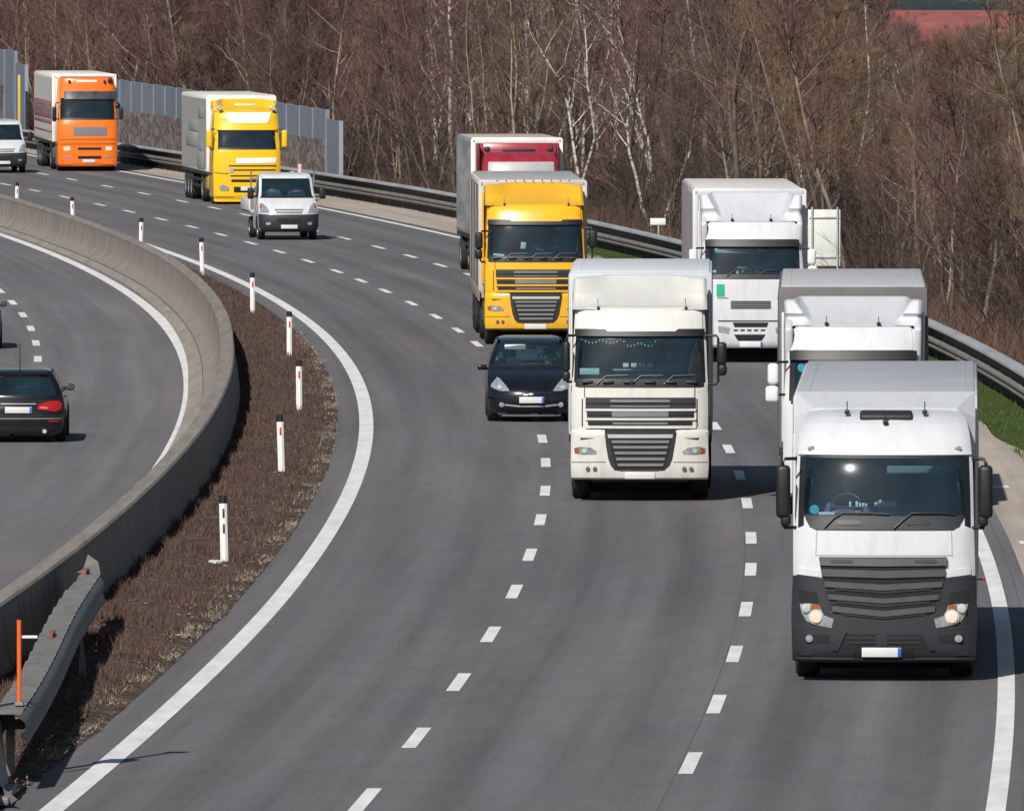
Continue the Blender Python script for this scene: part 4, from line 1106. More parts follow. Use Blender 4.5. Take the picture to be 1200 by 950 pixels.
# ------------------------------------------------------------------ people (drivers behind glass)
def person_mesh(wheel_x=0.):
    root = empty('person', (0, 0, 0))
    J = dict(pel=(0, 0, .10), spi=(0, .03, .34), che=(0, .02, .54), nek=(0, 0, .68), hd1=(0, -.015, .76), hd2=(0, -.02, .87), hd3=(0, -.01, .95),
             ls=(-.19, .01, .61), le=(-.27, -.20, .42), lw=(-.17, -.44, .46), lh=(-.15, -.50, .49), rs=(.19, .01, .61), re=(.27, -.20, .42), rw=(.17, -.44, .46), rh=(.15, -.50, .49),
             lk=(-.16, -.45, .14), la=(-.16, -.62, -.28), lf=(-.16, -.80, -.33), rk=(.16, -.45, .14), ra=(.16, -.62, -.28), rf=(.16, -.80, -.33), lhp=(-.1, -.05, .08), rhp=(.1, -.05, .08))
    R = dict(pel=.15, spi=.13, che=.145, nek=.055, hd1=.075, hd2=.092, hd3=.065, ls=.07, le=.045, lw=.032, lh=.036, rs=.07, re=.045, rw=.032, rh=.036,
             lk=.065, la=.045, lf=.035, rk=.065, ra=.045, rf=.035, lhp=.09, rhp=.09)
    E = [('pel', 'spi'), ('spi', 'che'), ('che', 'nek'), ('nek', 'hd1'), ('hd1', 'hd2'), ('hd2', 'hd3'), ('che', 'ls'), ('ls', 'le'), ('le', 'lw'), ('lw', 'lh'), ('che', 'rs'), ('rs', 're'), ('re', 'rw'), ('rw', 'rh'),
         ('pel', 'lhp'), ('lhp', 'lk'), ('lk', 'la'), ('la', 'lf'), ('pel', 'rhp'), ('rhp', 'rk'), ('rk', 'ra'), ('ra', 'rf')]
    def skinned(name, keys, edges, k, m):
        me = bpy.data.meshes.new(name); ix = {q: i for i, q in enumerate(keys)}
        me.from_pydata([J[q] for q in keys], [(ix[a], ix[b]) for a, b in edges if a in ix and b in ix], [])
        o = bpy.data.objects.new(name, me); COL.objects.link(o); o.parent = root
        o.modifiers.new('skin', 'SKIN'); ss = o.modifiers.new('sub', 'SUBSURF'); ss.levels = ss.render_levels = 2
        if not me.skin_vertices:
            return o
        for q in keys:
            sv = me.skin_vertices[0].data[ix[q]]; sv.radius = (R[q] * k, R[q] * k); sv.use_root = q in ('pel', 'che') and q == keys[0]
        me.materials.append(m)
        dg = bpy.context.evaluated_depsgraph_get(); ev = o.evaluated_get(dg); nm = bpy.data.meshes.new_from_object(ev)
        o.modifiers.clear(); o.data = nm; nm.polygons.foreach_set('use_smooth', [True] * len(nm.polygons))
        if not nm.materials: nm.materials.append(m)
        return o
    skinned('body', list(J), E, 1., SKIN)
    skinned('jacket', ['pel', 'spi', 'che', 'ls', 'le', 'lw', 'rs', 're', 'rw'], E, 1.14, mat('jacket_cloth', (.10, .13, .22), .9))
    skinned('trousers', ['pel', 'lhp', 'lk', 'la', 'rhp', 'rk', 'ra'], E, 1.14, mat('trouser_cloth', (.04, .045, .06), .9))
    bm = bmesh.new(); bmesh.ops.create_uvsphere(bm, u_segments=18, v_segments=12, radius=.105)
    bmesh.ops.delete(bm, geom=[v for v in bm.verts if v.co.z < -.01 and v.co.y < .03 or v.co.z < -.06], context='VERTS')
    mb = MB(); bm.verts.index_update(); mb.add([(v.co.x * .92, v.co.y * 1.05 - .0, v.co.z + .90) for v in bm.verts], [[v.index for v in f.verts] for f in bm.faces]); bm.free()
    mb.build('hair', mat('dark_hair', (.03, .022, .018), .7), root, smooth=80)
    mb = MB(); mb.rbox((0, -.125, .85), (.026, .035, .045), .01)
    for sx in (-.034, .034): mb.rbox((sx, -.107, .875), (.024, .012, .012), .005)
    mb.rbox((0, -.108, .80), (.05, .012, .014), .005)
    for sx in (-.09, .09): mb.rbox((sx, .0, .86), (.022, .045, .06), .01)
    mb.build('face_features', mat('face_tone', (.30, .16, .12), .6), root)
    for sg in (-1, 1):               # five separate curled fingers per hand
        mb = MB(); hx, hy, hz = sg * .15, -.50, .49
        for k in range(4):
            fx = hx - sg * (.030 - .020 * k); mb.tube([(fx, hy - .015, hz), (fx, hy - .055, hz + .012), (fx, hy - .07, hz - .015 - .003 * k), (fx, hy - .05, hz - .035)], [.0095, .009, .0085, .007], 6)
        mb.tube([(hx - sg * .03, hy + .02, hz), (hx - sg * .055, hy - .01, hz + .012), (hx - sg * .055, hy - .04, hz + .005)], [.011, .010, .008], 6)
        mb.build('fingers', SKIN, root, smooth=60)
    return root
PERSON = person_mesh()
pers_used = [False]
def driver(veh, x, y, z, label):
    o = PERSON if not pers_used[0] else copy_tree(PERSON); pers_used[0] = True
    M = Matrix.Translation(veh.location) @ Matrix.Rotation(veh.rotation_euler.z, 4, 'Z') @ Matrix.Translation((x, y, z))
    o.location = M.translation; o.rotation_euler = (0, 0, veh.rotation_euler.z)
    return tag(o, label, 'person', 'drivers behind windscreens')
# ------------------------------------------------------------------ 1: nearest white truck, grey lower half
WP = paint('white_paint', (.60, .61, .635))
def truck_star():
    root, d = place('white_truck', 1036, 793, 'nearest white truck with dark grey lower front, wide grey slatted grille and black mirrors', dback=1.2)
    P = 352.4
    T = lambda x, y: ((x - 578) / P, (870 - y) / P)                 # lower crop
    TU = lambda x, y: (x, y - 712.8 + .0)                           # upper crop -> lower crop pixels
    rows = [(.28, .09, 2.2, 1.15, .12, .10, 0, .02), (.33, .03, 2.2, 1.19, .12, .11, 0, .02), (.6, 0, 2.2, 1.2, .12, .11, 0, .02), (1.36, .02, 2.2, 1.2, .13, .11, 0, .02), (2.0, .08, 2.2, 1.185, .15, .11, 0, .02),
            (2.16, .12, 2.2, 1.18, .19, .11, 0, .02), (2.4, .175, 2.2, 1.175, .2, .11, 0, .02), (2.65, .25, 2.2, 1.17, .2, .11, 0, .02), (2.8, .305, 2.2, 1.165, .2, .11, 0, .02), (2.95, .372, 2.2, 1.155, .2, .12, 0, .02),
            (3.1, .47, 2.2, 1.14, .2, .13, 0, .04), (3.25, .61, 2.2, 1.12, .2, .14, 0, .06), (3.38, .80, 2.2, 1.09, .2, .15, 0, .06), (3.46, 1.0, 2.2, 1.05, .2, .15, 0, .06), (3.52, 1.25, 2.2, 1.0, .15, .12, 0, .06), (3.55, 1.55, 2.2, .95, .1, .1, 0, .05)]
    B = Body(rows, root=root, T=T, dist=d)
    h = (.905, 2.17, 2.95)
    B.shell('cab_body', WP, fh=h, extra=(1.36, 2.0))
    B.glass('windscreen', h, GL, off=.006)
    interior(root, B, h, wheel_x=-.5)
    # dark band under the windscreen and pillars
    B.patch('windscreen_base', [T for T in [(196, 55), (215, 118), (232, 150), (262, 164), (896, 164), (925, 148), (942, 118), (966, 55), (955, 92), (900, 98), (580, 101), (250, 98), (205, 92)]], TRIM, .014, .02)
    for sg in (0, 1):
        pl = [(-1.062, 2.05), (-1.135, 2.02), (-1.125, 2.5), (-1.11, 2.95), (-1.04, 2.95), (-1.045, 2.9), (-1.055, 2.5)]
        B.patch('windscreen_pillar', pl if sg == 0 else mir(pl), BLK, .008, .015, traced=False)
    B.patch('windscreen_header', [(-1.05, 2.935), (1.05, 2.935), (1.045, 2.958), (-1.045, 2.958)], BLK, .009, .015, traced=False)
    # sun glare shield lip of the roof
    B.patch('roof_lip', [(-1.13, 2.962), (1.13, 2.962), (1.13, 3.0), (-1.13, 3.0)], WP, .03, .05, traced=False)
    wipers(B, [[(300, 152), (345, 108), (385, 84), (520, 86), (600, 92)], [(622, 156), (665, 118), (706, 86), (820, 86), (910, 92)]])
    for x0 in (358, 677):
        B.patch('cowl_slot', rr(x0, x0 + 115, 120, 142, 10), BLK, .022, .02)
    # bumper
    bum = [(158, 768), (152, 560), (160, 375), (240, 385), (292, 390), (305, 448), (316, 500), (335, 548), (365, 560), (575, 590), (786, 560), (816, 548), (838, 500), (846, 448), (862, 390), (920, 385), (998, 375), (1004, 560), (998, 768)]
    B.patch('bumper', bum, TRIM, .028, .045)
    # grille
    B.patch('grille_panel', [(275, 290), (866, 290), (860, 388), (846, 448), (836, 500), (812, 552), (786, 566), (575, 592), (365, 566), (338, 552), (316, 500), (304, 448), (290, 388)], TRIM, .012, .03)
    V = lambda x, d0: d0 * (1 - abs(x - 575) / 290)
    def bar(y, hgt, x0, dip, m, off=.045):
        xs = [x0 + (1150 - 2 * x0) * k / 8 for k in range(9)]
        top = [(x, y + V(x, dip)) for x in xs]; bot = [(x, y + hgt + V(x, dip)) for x in xs[::-1]]
        B.patch('grille_bar', top + bot, m, off, off + .005)
    for y, hg, x0, dip in ((294, 36, 282, 4), (346, 34, 290, 8), (402, 26, 304, 18), (462, 22, 322, 22), (512, 26, 338, 30)):
        bar(y, hg, x0, dip, SLAT if y > 330 else GRAT)
    for y, hg, x0, dip in ((332, 10, 290, 8), (386, 12, 298, 14), (442, 12, 312, 24), (498, 10, 332, 26)):
        bar(y, hg, x0, dip, DARK, .02)
    for y, x0, dip in ((424, 350, 22), (482, 362, 26), (536, 376, 28)): bar(y, 14, x0, dip, mat('mesh_grille', (.02, .02, .022), .7, var=.6, scale=60), .03)
    for x0, x1 in ((330, 432), (716, 822)): B.patch('air_slot', rr(x0, x1, 304, 318, 4), mat('dull_letters', (.05, .045, .045), .6), .052, .02)
    # lamp clusters
    for f in (lambda p: p, lambda p: mir(p, 577)):
        B.patch('lamp_recess', f([(183, 440), (268, 456), (276, 506), (205, 506), (190, 498)]), DARK, .033, .02)
        hl = B.patch('headlight', f([(192, 508), (240, 506), (280, 514), (296, 560), (345, 578), (335, 620), (262, 606), (222, 588), (200, 550)]), LAMP, .036, .03)
        B.patch('indicator_lens', f(rr(243, 280, 512, 540, 6)), AMB, .044, .02, parent=hl)
        for cx, cy, r, m in ((262, 568, 36, CHR), (262, 568, 27, LAMPW), (216, 526, 21, CHR)):
            cc = f([(cx, cy)])[0]; X, Z = B.px(*cc); mb = MB(); mb.disc_y((X, B.front(X, Z) - (.03 if r > 30 else .055), Z), r / P, depth=.03); mb.build('lamp', m, hl)
        B.patch('fog_slot', f([(205, 645), (325, 655), (320, 690), (215, 690)]), DARK, .032, .02)
        cc = f([(230, 668)])[0]; X, Z = B.px(*cc); mb = MB(); mb.disc_y((X, B.front(X, Z) - .035, Z), .05, depth=.03); mb.build('fog_light', LAMP, root)
        B.patch('bumper_rib', f([(340, 722), (385, 640), (405, 640), (365, 722)]), TRIM, .05, .04)
        B.patch('bumper_gap', f([(165, 606), (330, 628), (330, 633), (165, 612)]), LINE, .033, .01)
    B.patch('lower_intake', [(395, 648), (755, 648), (790, 722), (360, 722)], DARK, .031, .02)
    for y in (662, 682): B.patch('intake_bar', [(405, y), (745, y), (750, y + 9), (400, y + 9)], TRIM, .04, .03)
    B.patch('tow_cover', rr(540, 592, 650, 700, 5), TRIM, .045, .03)
    B.patch('bumper_lip', [(168, 752), (990, 752), (985, 770), (172, 770)], TRIM, .045, .05)
    B.patch('plate_holder', rr(438, 714, 700, 764, 6), BLK, .045, .04)
    X, Z = B.px(566, 732); plate(B, X, Z, .52, .125, y=.06)
    # panel lines
    B.patch('panel_line', [(172, 372), (288, 386), (288, 392), (172, 379)], LINE, .014, .02); B.patch('panel_line', mir([(172, 372), (288, 386), (288, 392), (172, 379)], 577), LINE, .014, .02)
    for f in (lambda p: p, lambda p: mir(p, 577)): B.patch('front_step_panel', f([(178, 340), (270, 352), (280, 384), (176, 370)]), WP, .02, .02)
    for f in (lambda p: p, lambda p: mir(p, 577)):
        B.patch('panel_line', f([(262, 172), (266, 172), (262, 286), (258, 286)]), mat('soft_gap', (.30, .30, .31), .7), .004, .006)
    B.patch('panel_line', [(262, 280), (892, 280), (892, 284), (262, 284)], mat('soft_gap', (.30, .30, .31), .7), .004, .006)
    # roof details
    mb = MB(); mb.rbox((.02, 1.0, 3.47), (.70, .22, .10), .04, 3, rot=(.35, 0, 0)); mb.build('roof_hatch', TRIM, root)
    for x, y, z in ((-.5, 1.05, 3.52), (.53, 1.05, 3.52), (.01, .75, 3.40)):
        mb = MB(); mb.rbox((x, y, z), (.07, .09, .06), .02); mb.tube([(x, y, z), (x, y + .02, z + .14)], .008, 6); mb.build('roof_aerial', BLK, root)
    for sx in (-.97, .97):
        mb = MB(); mb.rbox((sx, B.front(sx, 3.06) - .02, 3.06), (.09, .03, .05), .012); mb.build('marker_lamp', LAMP, root)
    # spoiler in front of the trailer
    mb = MB()
    vs = [(-.95, 1.55, 3.56), (.95, 1.55, 3.56), (1.2, 2.3, 3.75), (-1.2, 2.3, 3.75), (-1.2, 1.75, 3.42), (1.2, 1.75, 3.42), (-1.2, 2.3, 3.3), (1.2, 2.3, 3.3), (-1.2, 1.8, 2.9), (1.2, 1.8, 2.9), (-1.2, 2.3, 2.9), (1.2, 2.3, 2.9)]
    mb.add(vs, [(0, 1, 2, 3), (4, 0, 3), (5, 2, 1), (4, 3, 6), (5, 7, 2), (4, 6, 10, 8), (5, 9, 11, 7), (4, 8, 0), (5, 1, 9), (0, 8, 9, 1)])
    mb.build('roof_fairing', WP, root, smooth=0)
    for sg in (-1, 1):
        mirror_arm(root, sg, 1.34, .22, 2.93, 2.02, 1.16, [(1.335, 2.50, .19, .70)])
        mb = MB(); mb.rbox((sg * 1.30, .24, 2.12), (.14, .16, .16), .05, 3); mb.build('kerb_mirror', BLK, root)
        B.side('door_window', [(.62, 2.15), (1.35, 2.05), (1.35, 2.75), (.78, 2.8)], BLK, sg)
        B.side('door_line', [(1.45, 1.2), (1.46, 1.2), (1.46, 2.95), (1.45, 2.95)], LINE, sg)
        mb = MB(); mb.rbox((sg * 1.21, 2.35, 2.2), (.04, .5, 2.0), .02); mb.build('side_deflector', WP, root)
    mb = MB(); mb.tube([(1.17, .6, 1.32), (1.30, .6, 1.33)], .012, 6); mb.rbox((1.31, .6, 1.33), (.06, .06, .05), .015); mb.build('side_marker', REDL, root)
    # things fixed behind the glass
    def card(x0, x1, y0, y1, m, dy=.10, name='dash_card'):
        X0, Z1 = B.px(x0, y0); X1, Z0 = B.px(x1, y1); y = B.front((X0 + X1) / 2, Z0) + dy
        mb = MB(); mb.rbox(((X0 + X1) / 2, y, (Z0 + Z1) / 2 ), (X1 - X0, .012, Z1 - Z0), .003); mb.build(name, m, root)
    X, Z = B.px(252, 70); mb = MB(); mb.disc_y((X, B.front(X, Z) + .03, Z), .062, depth=.006); mb.build('round_sticker', CYAN, root)
    card(272, 348, 82, 96, CARD); card(885, 925, 68, 80, BLUE)
    for x0, x1, y0 in ((414, 424, 34), (444, 456, 32), (460, 470, 40), (474, 486, 40), (490, 499, 42), (532, 548, 36), (552, 566, 26), (570, 584, 34), (588, 602, 36), (606, 618, 32), (621, 633, 36)): card(x0, x1, y0, 58, CARD, .12, 'name_letter')
    card(590, 880, -132, -100, mat('visor_blind', (.16, .24, .25), .8), .14, 'sun_blind')
    trunk_of_truck(root)
    trailer(root, 2.55, 13.4, 3.70, 1.235, side=CURT, front=BOXW, roof=mat('trailer_roof_grey', (.36, .365, .39), .6, var=.08, scale=.8, stretch=(1, .4, 1)))
    driver(root, -.5, B.front(0, 2.17) + 1.17, 1.72, 'person in dark jacket driving the nearest white truck with grey lower front')
    return root
truck_star()

# ------------------------------------------------------------------ 2/3: rounded truck with scooped roof, cream and yellow
def truck_scoop(name, cx, yb, label, m, cxp, P, yl, yu, trailer_kw, decor, rm_name, z1, dz=0., dirt_ear=None):
    root, d = place(name, cx, yb, label, dback=1.3, adj=-rad(.5) if rm_name == 'cream' else -rad(1.3))
    T = lambda x, y: ((x - cxp) / P, (yl - y) / P)
    rows = [(.38, .07, 2.2, 1.15, .10, .09, 0, .02), (.43, .02, 2.2, 1.18, .10, .10, 0, .02), (.65, 0, 2.2, 1.19, .10, .10, 0, .02), (1.2, .0, 2.2, 1.19, .11, .10, 0, .02), (1.235, .03, 2.2, 1.18, .11, .1, 0, .02), (1.3, .03, 2.2, 1.185, .11, .10, 0, .02), (2.0, .07, 2.2, 1.18, .13, .1, 0, .02),
            (2.2, .11, 2.2, 1.17, .17, .1, 0, .02), (2.5, .19, 2.2, 1.16, .18, .1, 0, .02), (2.86, .31, 2.2, 1.145, .18, .1, 0, .02), (2.95, .35, 2.2, 1.14, .18, .1, 0, .02), (3.25, .50, 2.2, 1.12, .17, .1, 0, .02), (3.32, .58, 2.2, 1.10, .17, .1, 0, .03), (3.36, .72, 2.2, 1.06, .15, .1, 0, .05)]
    B = Body(rows, root=root, T=T, dist=d); h = (.925, 2.09, 2.84)
    B.shell('cab_body', m, fh=h, extra=(1.24, 2.0)); B.glass('windscreen', h, GL, off=.006); interior(root, B, h, wheel_x=.52)
    f1 = lambda p: p; f2 = lambda p: mir(p, cxp)
    u = yu - yl                     # upper crop pixels -> lower crop pixels
    U = lambda pts: [(x, y - u) for x, y in pts]
    B.patch('windscreen_base', [(-1.10, 2.11), (1.10, 2.11), (1.11, 1.985), (1.04, 1.97), (-1.04, 1.97), (-1.11, 1.985)], BLK, .012, .02, traced=False)
    for f in (lambda p: p, mir): B.patch('windscreen_pillar', f([(-1.075, 2.05), (-1.135, 2.05), (-1.10, 2.9), (-1.05, 2.9)]), BLK, .008, .015, traced=False)
    # black visor with two thick ends
    B.patch('sun_visor', [(-1.09, 2.83), (1.09, 2.83), (1.09, 2.95), (.66, 2.95), (.62, 2.91), (-.56, 2.91), (-.60, 2.95), (-1.09, 2.95)], BLK, .06, .08, traced=False)
    B.patch('header_panel', [(-1.07, 2.955), (-.59, 2.955), (-.55, 2.92), (.61, 2.92), (.65, 2.955), (1.07, 2.955), (1.06, 3.27), (-1.06, 3.27)], m, .03, .04, traced=False)
    for k in range(6):
        x = -.9 + k * .36; mb = MB(); z = 2.04; mb.rbox((x, B.front(x, z) - .02, z + .02), (.2, .06, .05), .02); mb.build('cowl_rib', BLK, root)
    for x in (-.66, -.06, .50):
        z = 2.03; mb = MB()
        mb.tube([(x - .08, B.front(x, z) - .03, z), (x + .08, B.front(x, z + .14) - .03, z + .14), (x + .46, B.front(min(x + .46, 1), z + .16) - .03, z + .15)], .011, 6); mb.build('wiper', GRAT, root)
    # bumper line, grilles
    B.patch('bumper', [(150, 652), (147, 560), (150, 420), (163, 378), (250, 368), (341, 378), (350, 420), (362, 500), (372, 540), (405, 606), (460, 618), (634, 618), (690, 606), (728, 540), (740, 500), (750, 420), (761, 378), (850, 368), (932, 378), (944, 420), (948, 560), (944, 652), (900, 660), (190, 660)], m, .02, .035)
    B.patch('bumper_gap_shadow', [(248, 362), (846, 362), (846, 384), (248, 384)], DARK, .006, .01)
    B.patch('lower_grille', [(343, 384), (763, 384), (752, 460), (738, 540), (722, 578), (690, 606), (402, 606), (378, 578), (364, 540), (350, 460)], TRIM, .03, .04)
    B.patch('grille_void', [(370, 424), (735, 424), (722, 480), (706, 550), (688, 594), (410, 594), (392, 550), (378, 480)], DARK, .034, .01)
    B.patch('chrome_bar', [(360, 396), (742, 396), (738, 417), (364, 417)], CHR, .045, .03)
    for y in (440, 472, 506, 541, 575):
        q = (y - 424) / 170 * 42
        B.patch('grille_slat', [(380 + q, y - 9), (724 - q, y - 9), (722 - q, y + 7), (382 + q, y + 7)], ALU, .05, .03)
    for y0, y1, x0, x1 in ((180, 247, 230, 876), (260, 299, 238, 866), (316, 344, 244, 856)):
        B.patch('upper_slot', rr(x0, x1, y0, y1, 5), TRIM, .008, .01)
        B.patch('slot_void', rr(x0 + 2, x1 - 2, (y0 + y1) / 2 - 3, (y0 + y1) / 2 + 8, 3), DARK, .011, .006)
    B.patch('slot_frame', rr(375, 725, 193, 208, 3), ALU, .02, .02); B.patch('slot_frame', rr(375, 725, 228, 236, 3), ALU, .02, .02)
    B.patch('name_strip', rr(385, 716, 262, 294, 3), ALU, .022, .02); B.patch('name_strip', rr(390, 712, 326, 338, 3), ALU, .02, .02)
    for y in (252, 306, 354): B.patch('grille_bar', [(228, y - 6), (878, y - 6), (874, y + 7), (232, y + 7)], m, .028, .03)
    for f in (f1, f2):
        B.patch('panel_line', f([(208, 190), (214, 186), (214, 350), (208, 350)]), LINE, .010, .01)
        B.patch('panel_line', f([(222, 108), (226, 108), (226, 180), (222, 180)]), LINE, .010, .01)
        B.patch('panel_line', f([(150, 557), (350, 557), (350, 561), (150, 561)]), LINE, .023, .01)
        hl = B.patch('headlight', f([(168, 478), (200, 468), (262, 474), (296, 494), (292, 512), (220, 514), (172, 506)]), LAMP, .03, .03)
        B.patch('indicator_lens', f([(168, 478), (194, 470), (194, 508), (172, 505)]), AMB, .034, .012, parent=hl)
        B.patch('lamp_bulb', f(ell(226, 492, 15, 14)), CHR, .036, .012, parent=hl)
        B.patch('step_recess', f([(200, 416), (288, 418), (205, 430)]), LINE, .023, .01)
        for x in (244, 285):
            X, Z = B.px(*f([(x, 598)])[0]); mb = MB(); mb.disc_y((X, B.front(X, Z) - .028, Z), .038, depth=.02); mb.build('fog_light', mat('fog_lens', (.12, .11, .10), .1), root)
    X, Z = B.px(548, 636); plate(B, X, Z, .52, .12, eu=False)
    # roof fairing
    fairing(root, m, 1.17, .62, 2.2, 3.30, z1, scoop=.34, ear=.42, wt=1.16, pw=1.25, ramp=.52)
    for x in (-.72, .80):
        mb = MB(); mb.rbox((x, .62, 3.33), (.05, .06, .05), .015); mb.tube([(x, .62, 3.33), (x - .01, .66, 3.50)], .006, 5); mb.build('roof_aerial', BLK, root)
    for sg in (-1, 1):
        if rm_name == 'cream':
            if sg < 0: mirror_arm(root, sg, 1.28, .25, 2.86, 2.06, 1.12, [(1.27, 2.5, .13, .52), (1.27, 2.16, .13, .18)])
            else: mirror_arm(root, sg, 1.36, .25, 2.86, 2.02, 1.12, [(1.42, 2.55, .17, .40), (1.43, 2.27, .16, .20)])
        else:
            if sg < 0: mirror_arm(root, sg, 1.30, .25, 2.7, 1.97, 1.12, [(1.33, 2.48, .18, .40), (1.34, 2.16, .18, .24)])
            else: mirror_arm(root, sg, 1.35, .25, 2.78, 1.98, 1.12, [(1.37, 2.52, .20, .42)])
        B.side('door_window', [(.55, 2.1), (1.3, 2.05), (1.3, 2.72), (.72, 2.76)], BLK, sg)
        B.side('door_line', [(1.42, 1.2), (1.44, 1.2), (1.44, 2.9), (1.42, 2.9)], LINE, sg)
        B.side('door_line', [(.28, 1.2), (.30, 1.2), (.30, 2.0), (.28, 2.0)], LINE, sg)
        mb = MB(); mb.rbox((sg * 1.20, 2.35, 2.5), (.04, .5, 2.2), .02); mb.build('side_deflector', m, root)
    trunk_of_truck(root)
    t = trailer(root, 2.62, z1=z1 + .02, **trailer_kw)
    decor(root, B, d, t)
    return root
CREAM = paint('cream_paint', (.64, .635, .59))
YEL = paint('yellow_paint', (.80, .42, .008), dirt=.17)
def dec_cream(root, B, d, t):
    for k in range(34):              # beaded fringe along the top of the windscreen
        x = -1.0 + 2.0 * k / 33; sag = .06 * abs(math.sin(k * math.pi / 5.5)) + (.05 if 12 < k < 21 else 0); z = 2.79 - sag
        mb = MB(); mb.rbox((x, B.front(x, z) + .03, z), (.022, .008, .035), .003); mb.build('fringe_bead', mat('fringe_cloth', (.45, .62, .68), .8), root)
    def card(x, z, w, hh, m=CARD, dy=.1, nm='dash_card'):
        mb = MB(); mb.rbox((x, B.front(x, z) + dy, z), (w, .01, hh), .003); mb.build(nm, m, root)
    card(-.87, 2.24, .34, .11, mat('pale_green_card', (.55, .72, .62), .7))
    for k in range(4): card(-.24 + k * .14, 2.35, .10, .07)
    card(.0, 2.27, .92, .025, mat('cyan_strip', (.35, .62, .72), .6))
    for k in range(4): card(.02 + k * .07, 2.18, .035, .03)
    mb = MB(); mb.rbox((1.02, B.front(1.0, 2.45) + .08, 2.45), (.06, .05, .18), .02); mb.build('hanging_pendant', mat('yellow_pendant', (.75, .55, .02), .7), root)
    mb = MB(); mb.rbox((.8, B.front(.8, 2.72) + .14, 2.70), (.2, .06, .16), .05); mb.build('inside_mirror', BLK, root)
    driver(root, .52, B.front(0, 2.09) + 1.17, 1.66, 'person in dark jacket driving the cream truck with the fringe in its windscreen')
BOXB = mat('box_front_blue_grey', (.48, .51, .56), .6, var=.07, scale=.8)
truck_scoop('cream_truck', 749.5, 584, 'cream white truck with beaded fringe in the windscreen, beside the black car', CREAM, 547, 339., 790, 1465,
            dict(L=9., hw=1.26, axles=2, side=mat('curtain_blue_grey', (.42, .44, .48), .6, var=.08), front=BOXB, roof=mat('roof_pale_grey', (.55, .57, .60), .6, var=.06)), dec_cream, 'cream', 3.87)
def dec_yel(root, B, d, t):
    def card(x, z, w, hh, m=CARD, dy=.1):
        mb = MB(); mb.rbox((x, B.front(x, z) + dy, z), (w, .01, hh), .003, rot=(0, .1, 0)); mb.build('dash_card', m, root)
    card(-.28, 2.36, .12, .16); card(.02, 2.33, .05, .08); card(.12, 2.26, .2, .05); card(-.86, 2.14, .26, .05)
    card(-.98, 2.80, .05, .05); card(.58, 2.74, .07, .07, mat('olive_card', (.4, .42, .08), .7))
    mb = MB(); mb.rbox((.85, B.front(.8, 2.68) + .14, 2.66), (.2, .06, .2), .05); mb.build('inside_mirror', BLK, root)
    for k in range(9):
        x = -.86 + k * .215; mb = MB(); mb.rbox((x, 2.13, 3.86), (.035, .05, .035), .01); mb.build('rivet_lamp', BLK, root)
    for sg in (-1,):
        mb = MB(); mb.rbox((sg * 1.285, 8.6, 1.12), (.03, 12.3, .28), .01); mb.build('side_board', mat('rusty_board', (.30, .22, .19), .8, var=.3), t)
        for k in range(4):
            mb = MB(); mb.rbox((sg * 1.29, 3.2 + k * 3.4, 2.45), (.03, .3, 2.5), .01); mb.build('curtain_strap', mat('tan_strap', (.22, .19, .17), .8, var=.2), t)
    mb = MB(); mb.lathe_x([(-.1, .001), (-.1, .05), (.1, .05), (.1, .001)], (1.38, .25, 1.98), 12); mb.build('beacon', CHR, root)
    driver(root, .52, B.front(0, 2.09) + 1.17, 1.66, 'person in dark jacket at the wheel of the yellow truck with scooped roof')
truck_scoop('yellow_truck', 627.4, 403, 'yellow truck with black slatted grille driving right behind the black car', YEL, 547, 339., 790, 1465,
            dict(L=12., hw=1.26, side=mat('curtain_dirty_grey', (.20, .205, .235), .7, var=.25, scale=.9), front=mat('box_front_buff', (.62, .57, .52), .6, var=.1), roof=mat('roof_dull_grey', (.33, .33, .33), .7, var=.15), frame=mat('frame_offwhite', (.50, .47, .43), .6, var=.12)), dec_yel, 'yellow', 3.82)

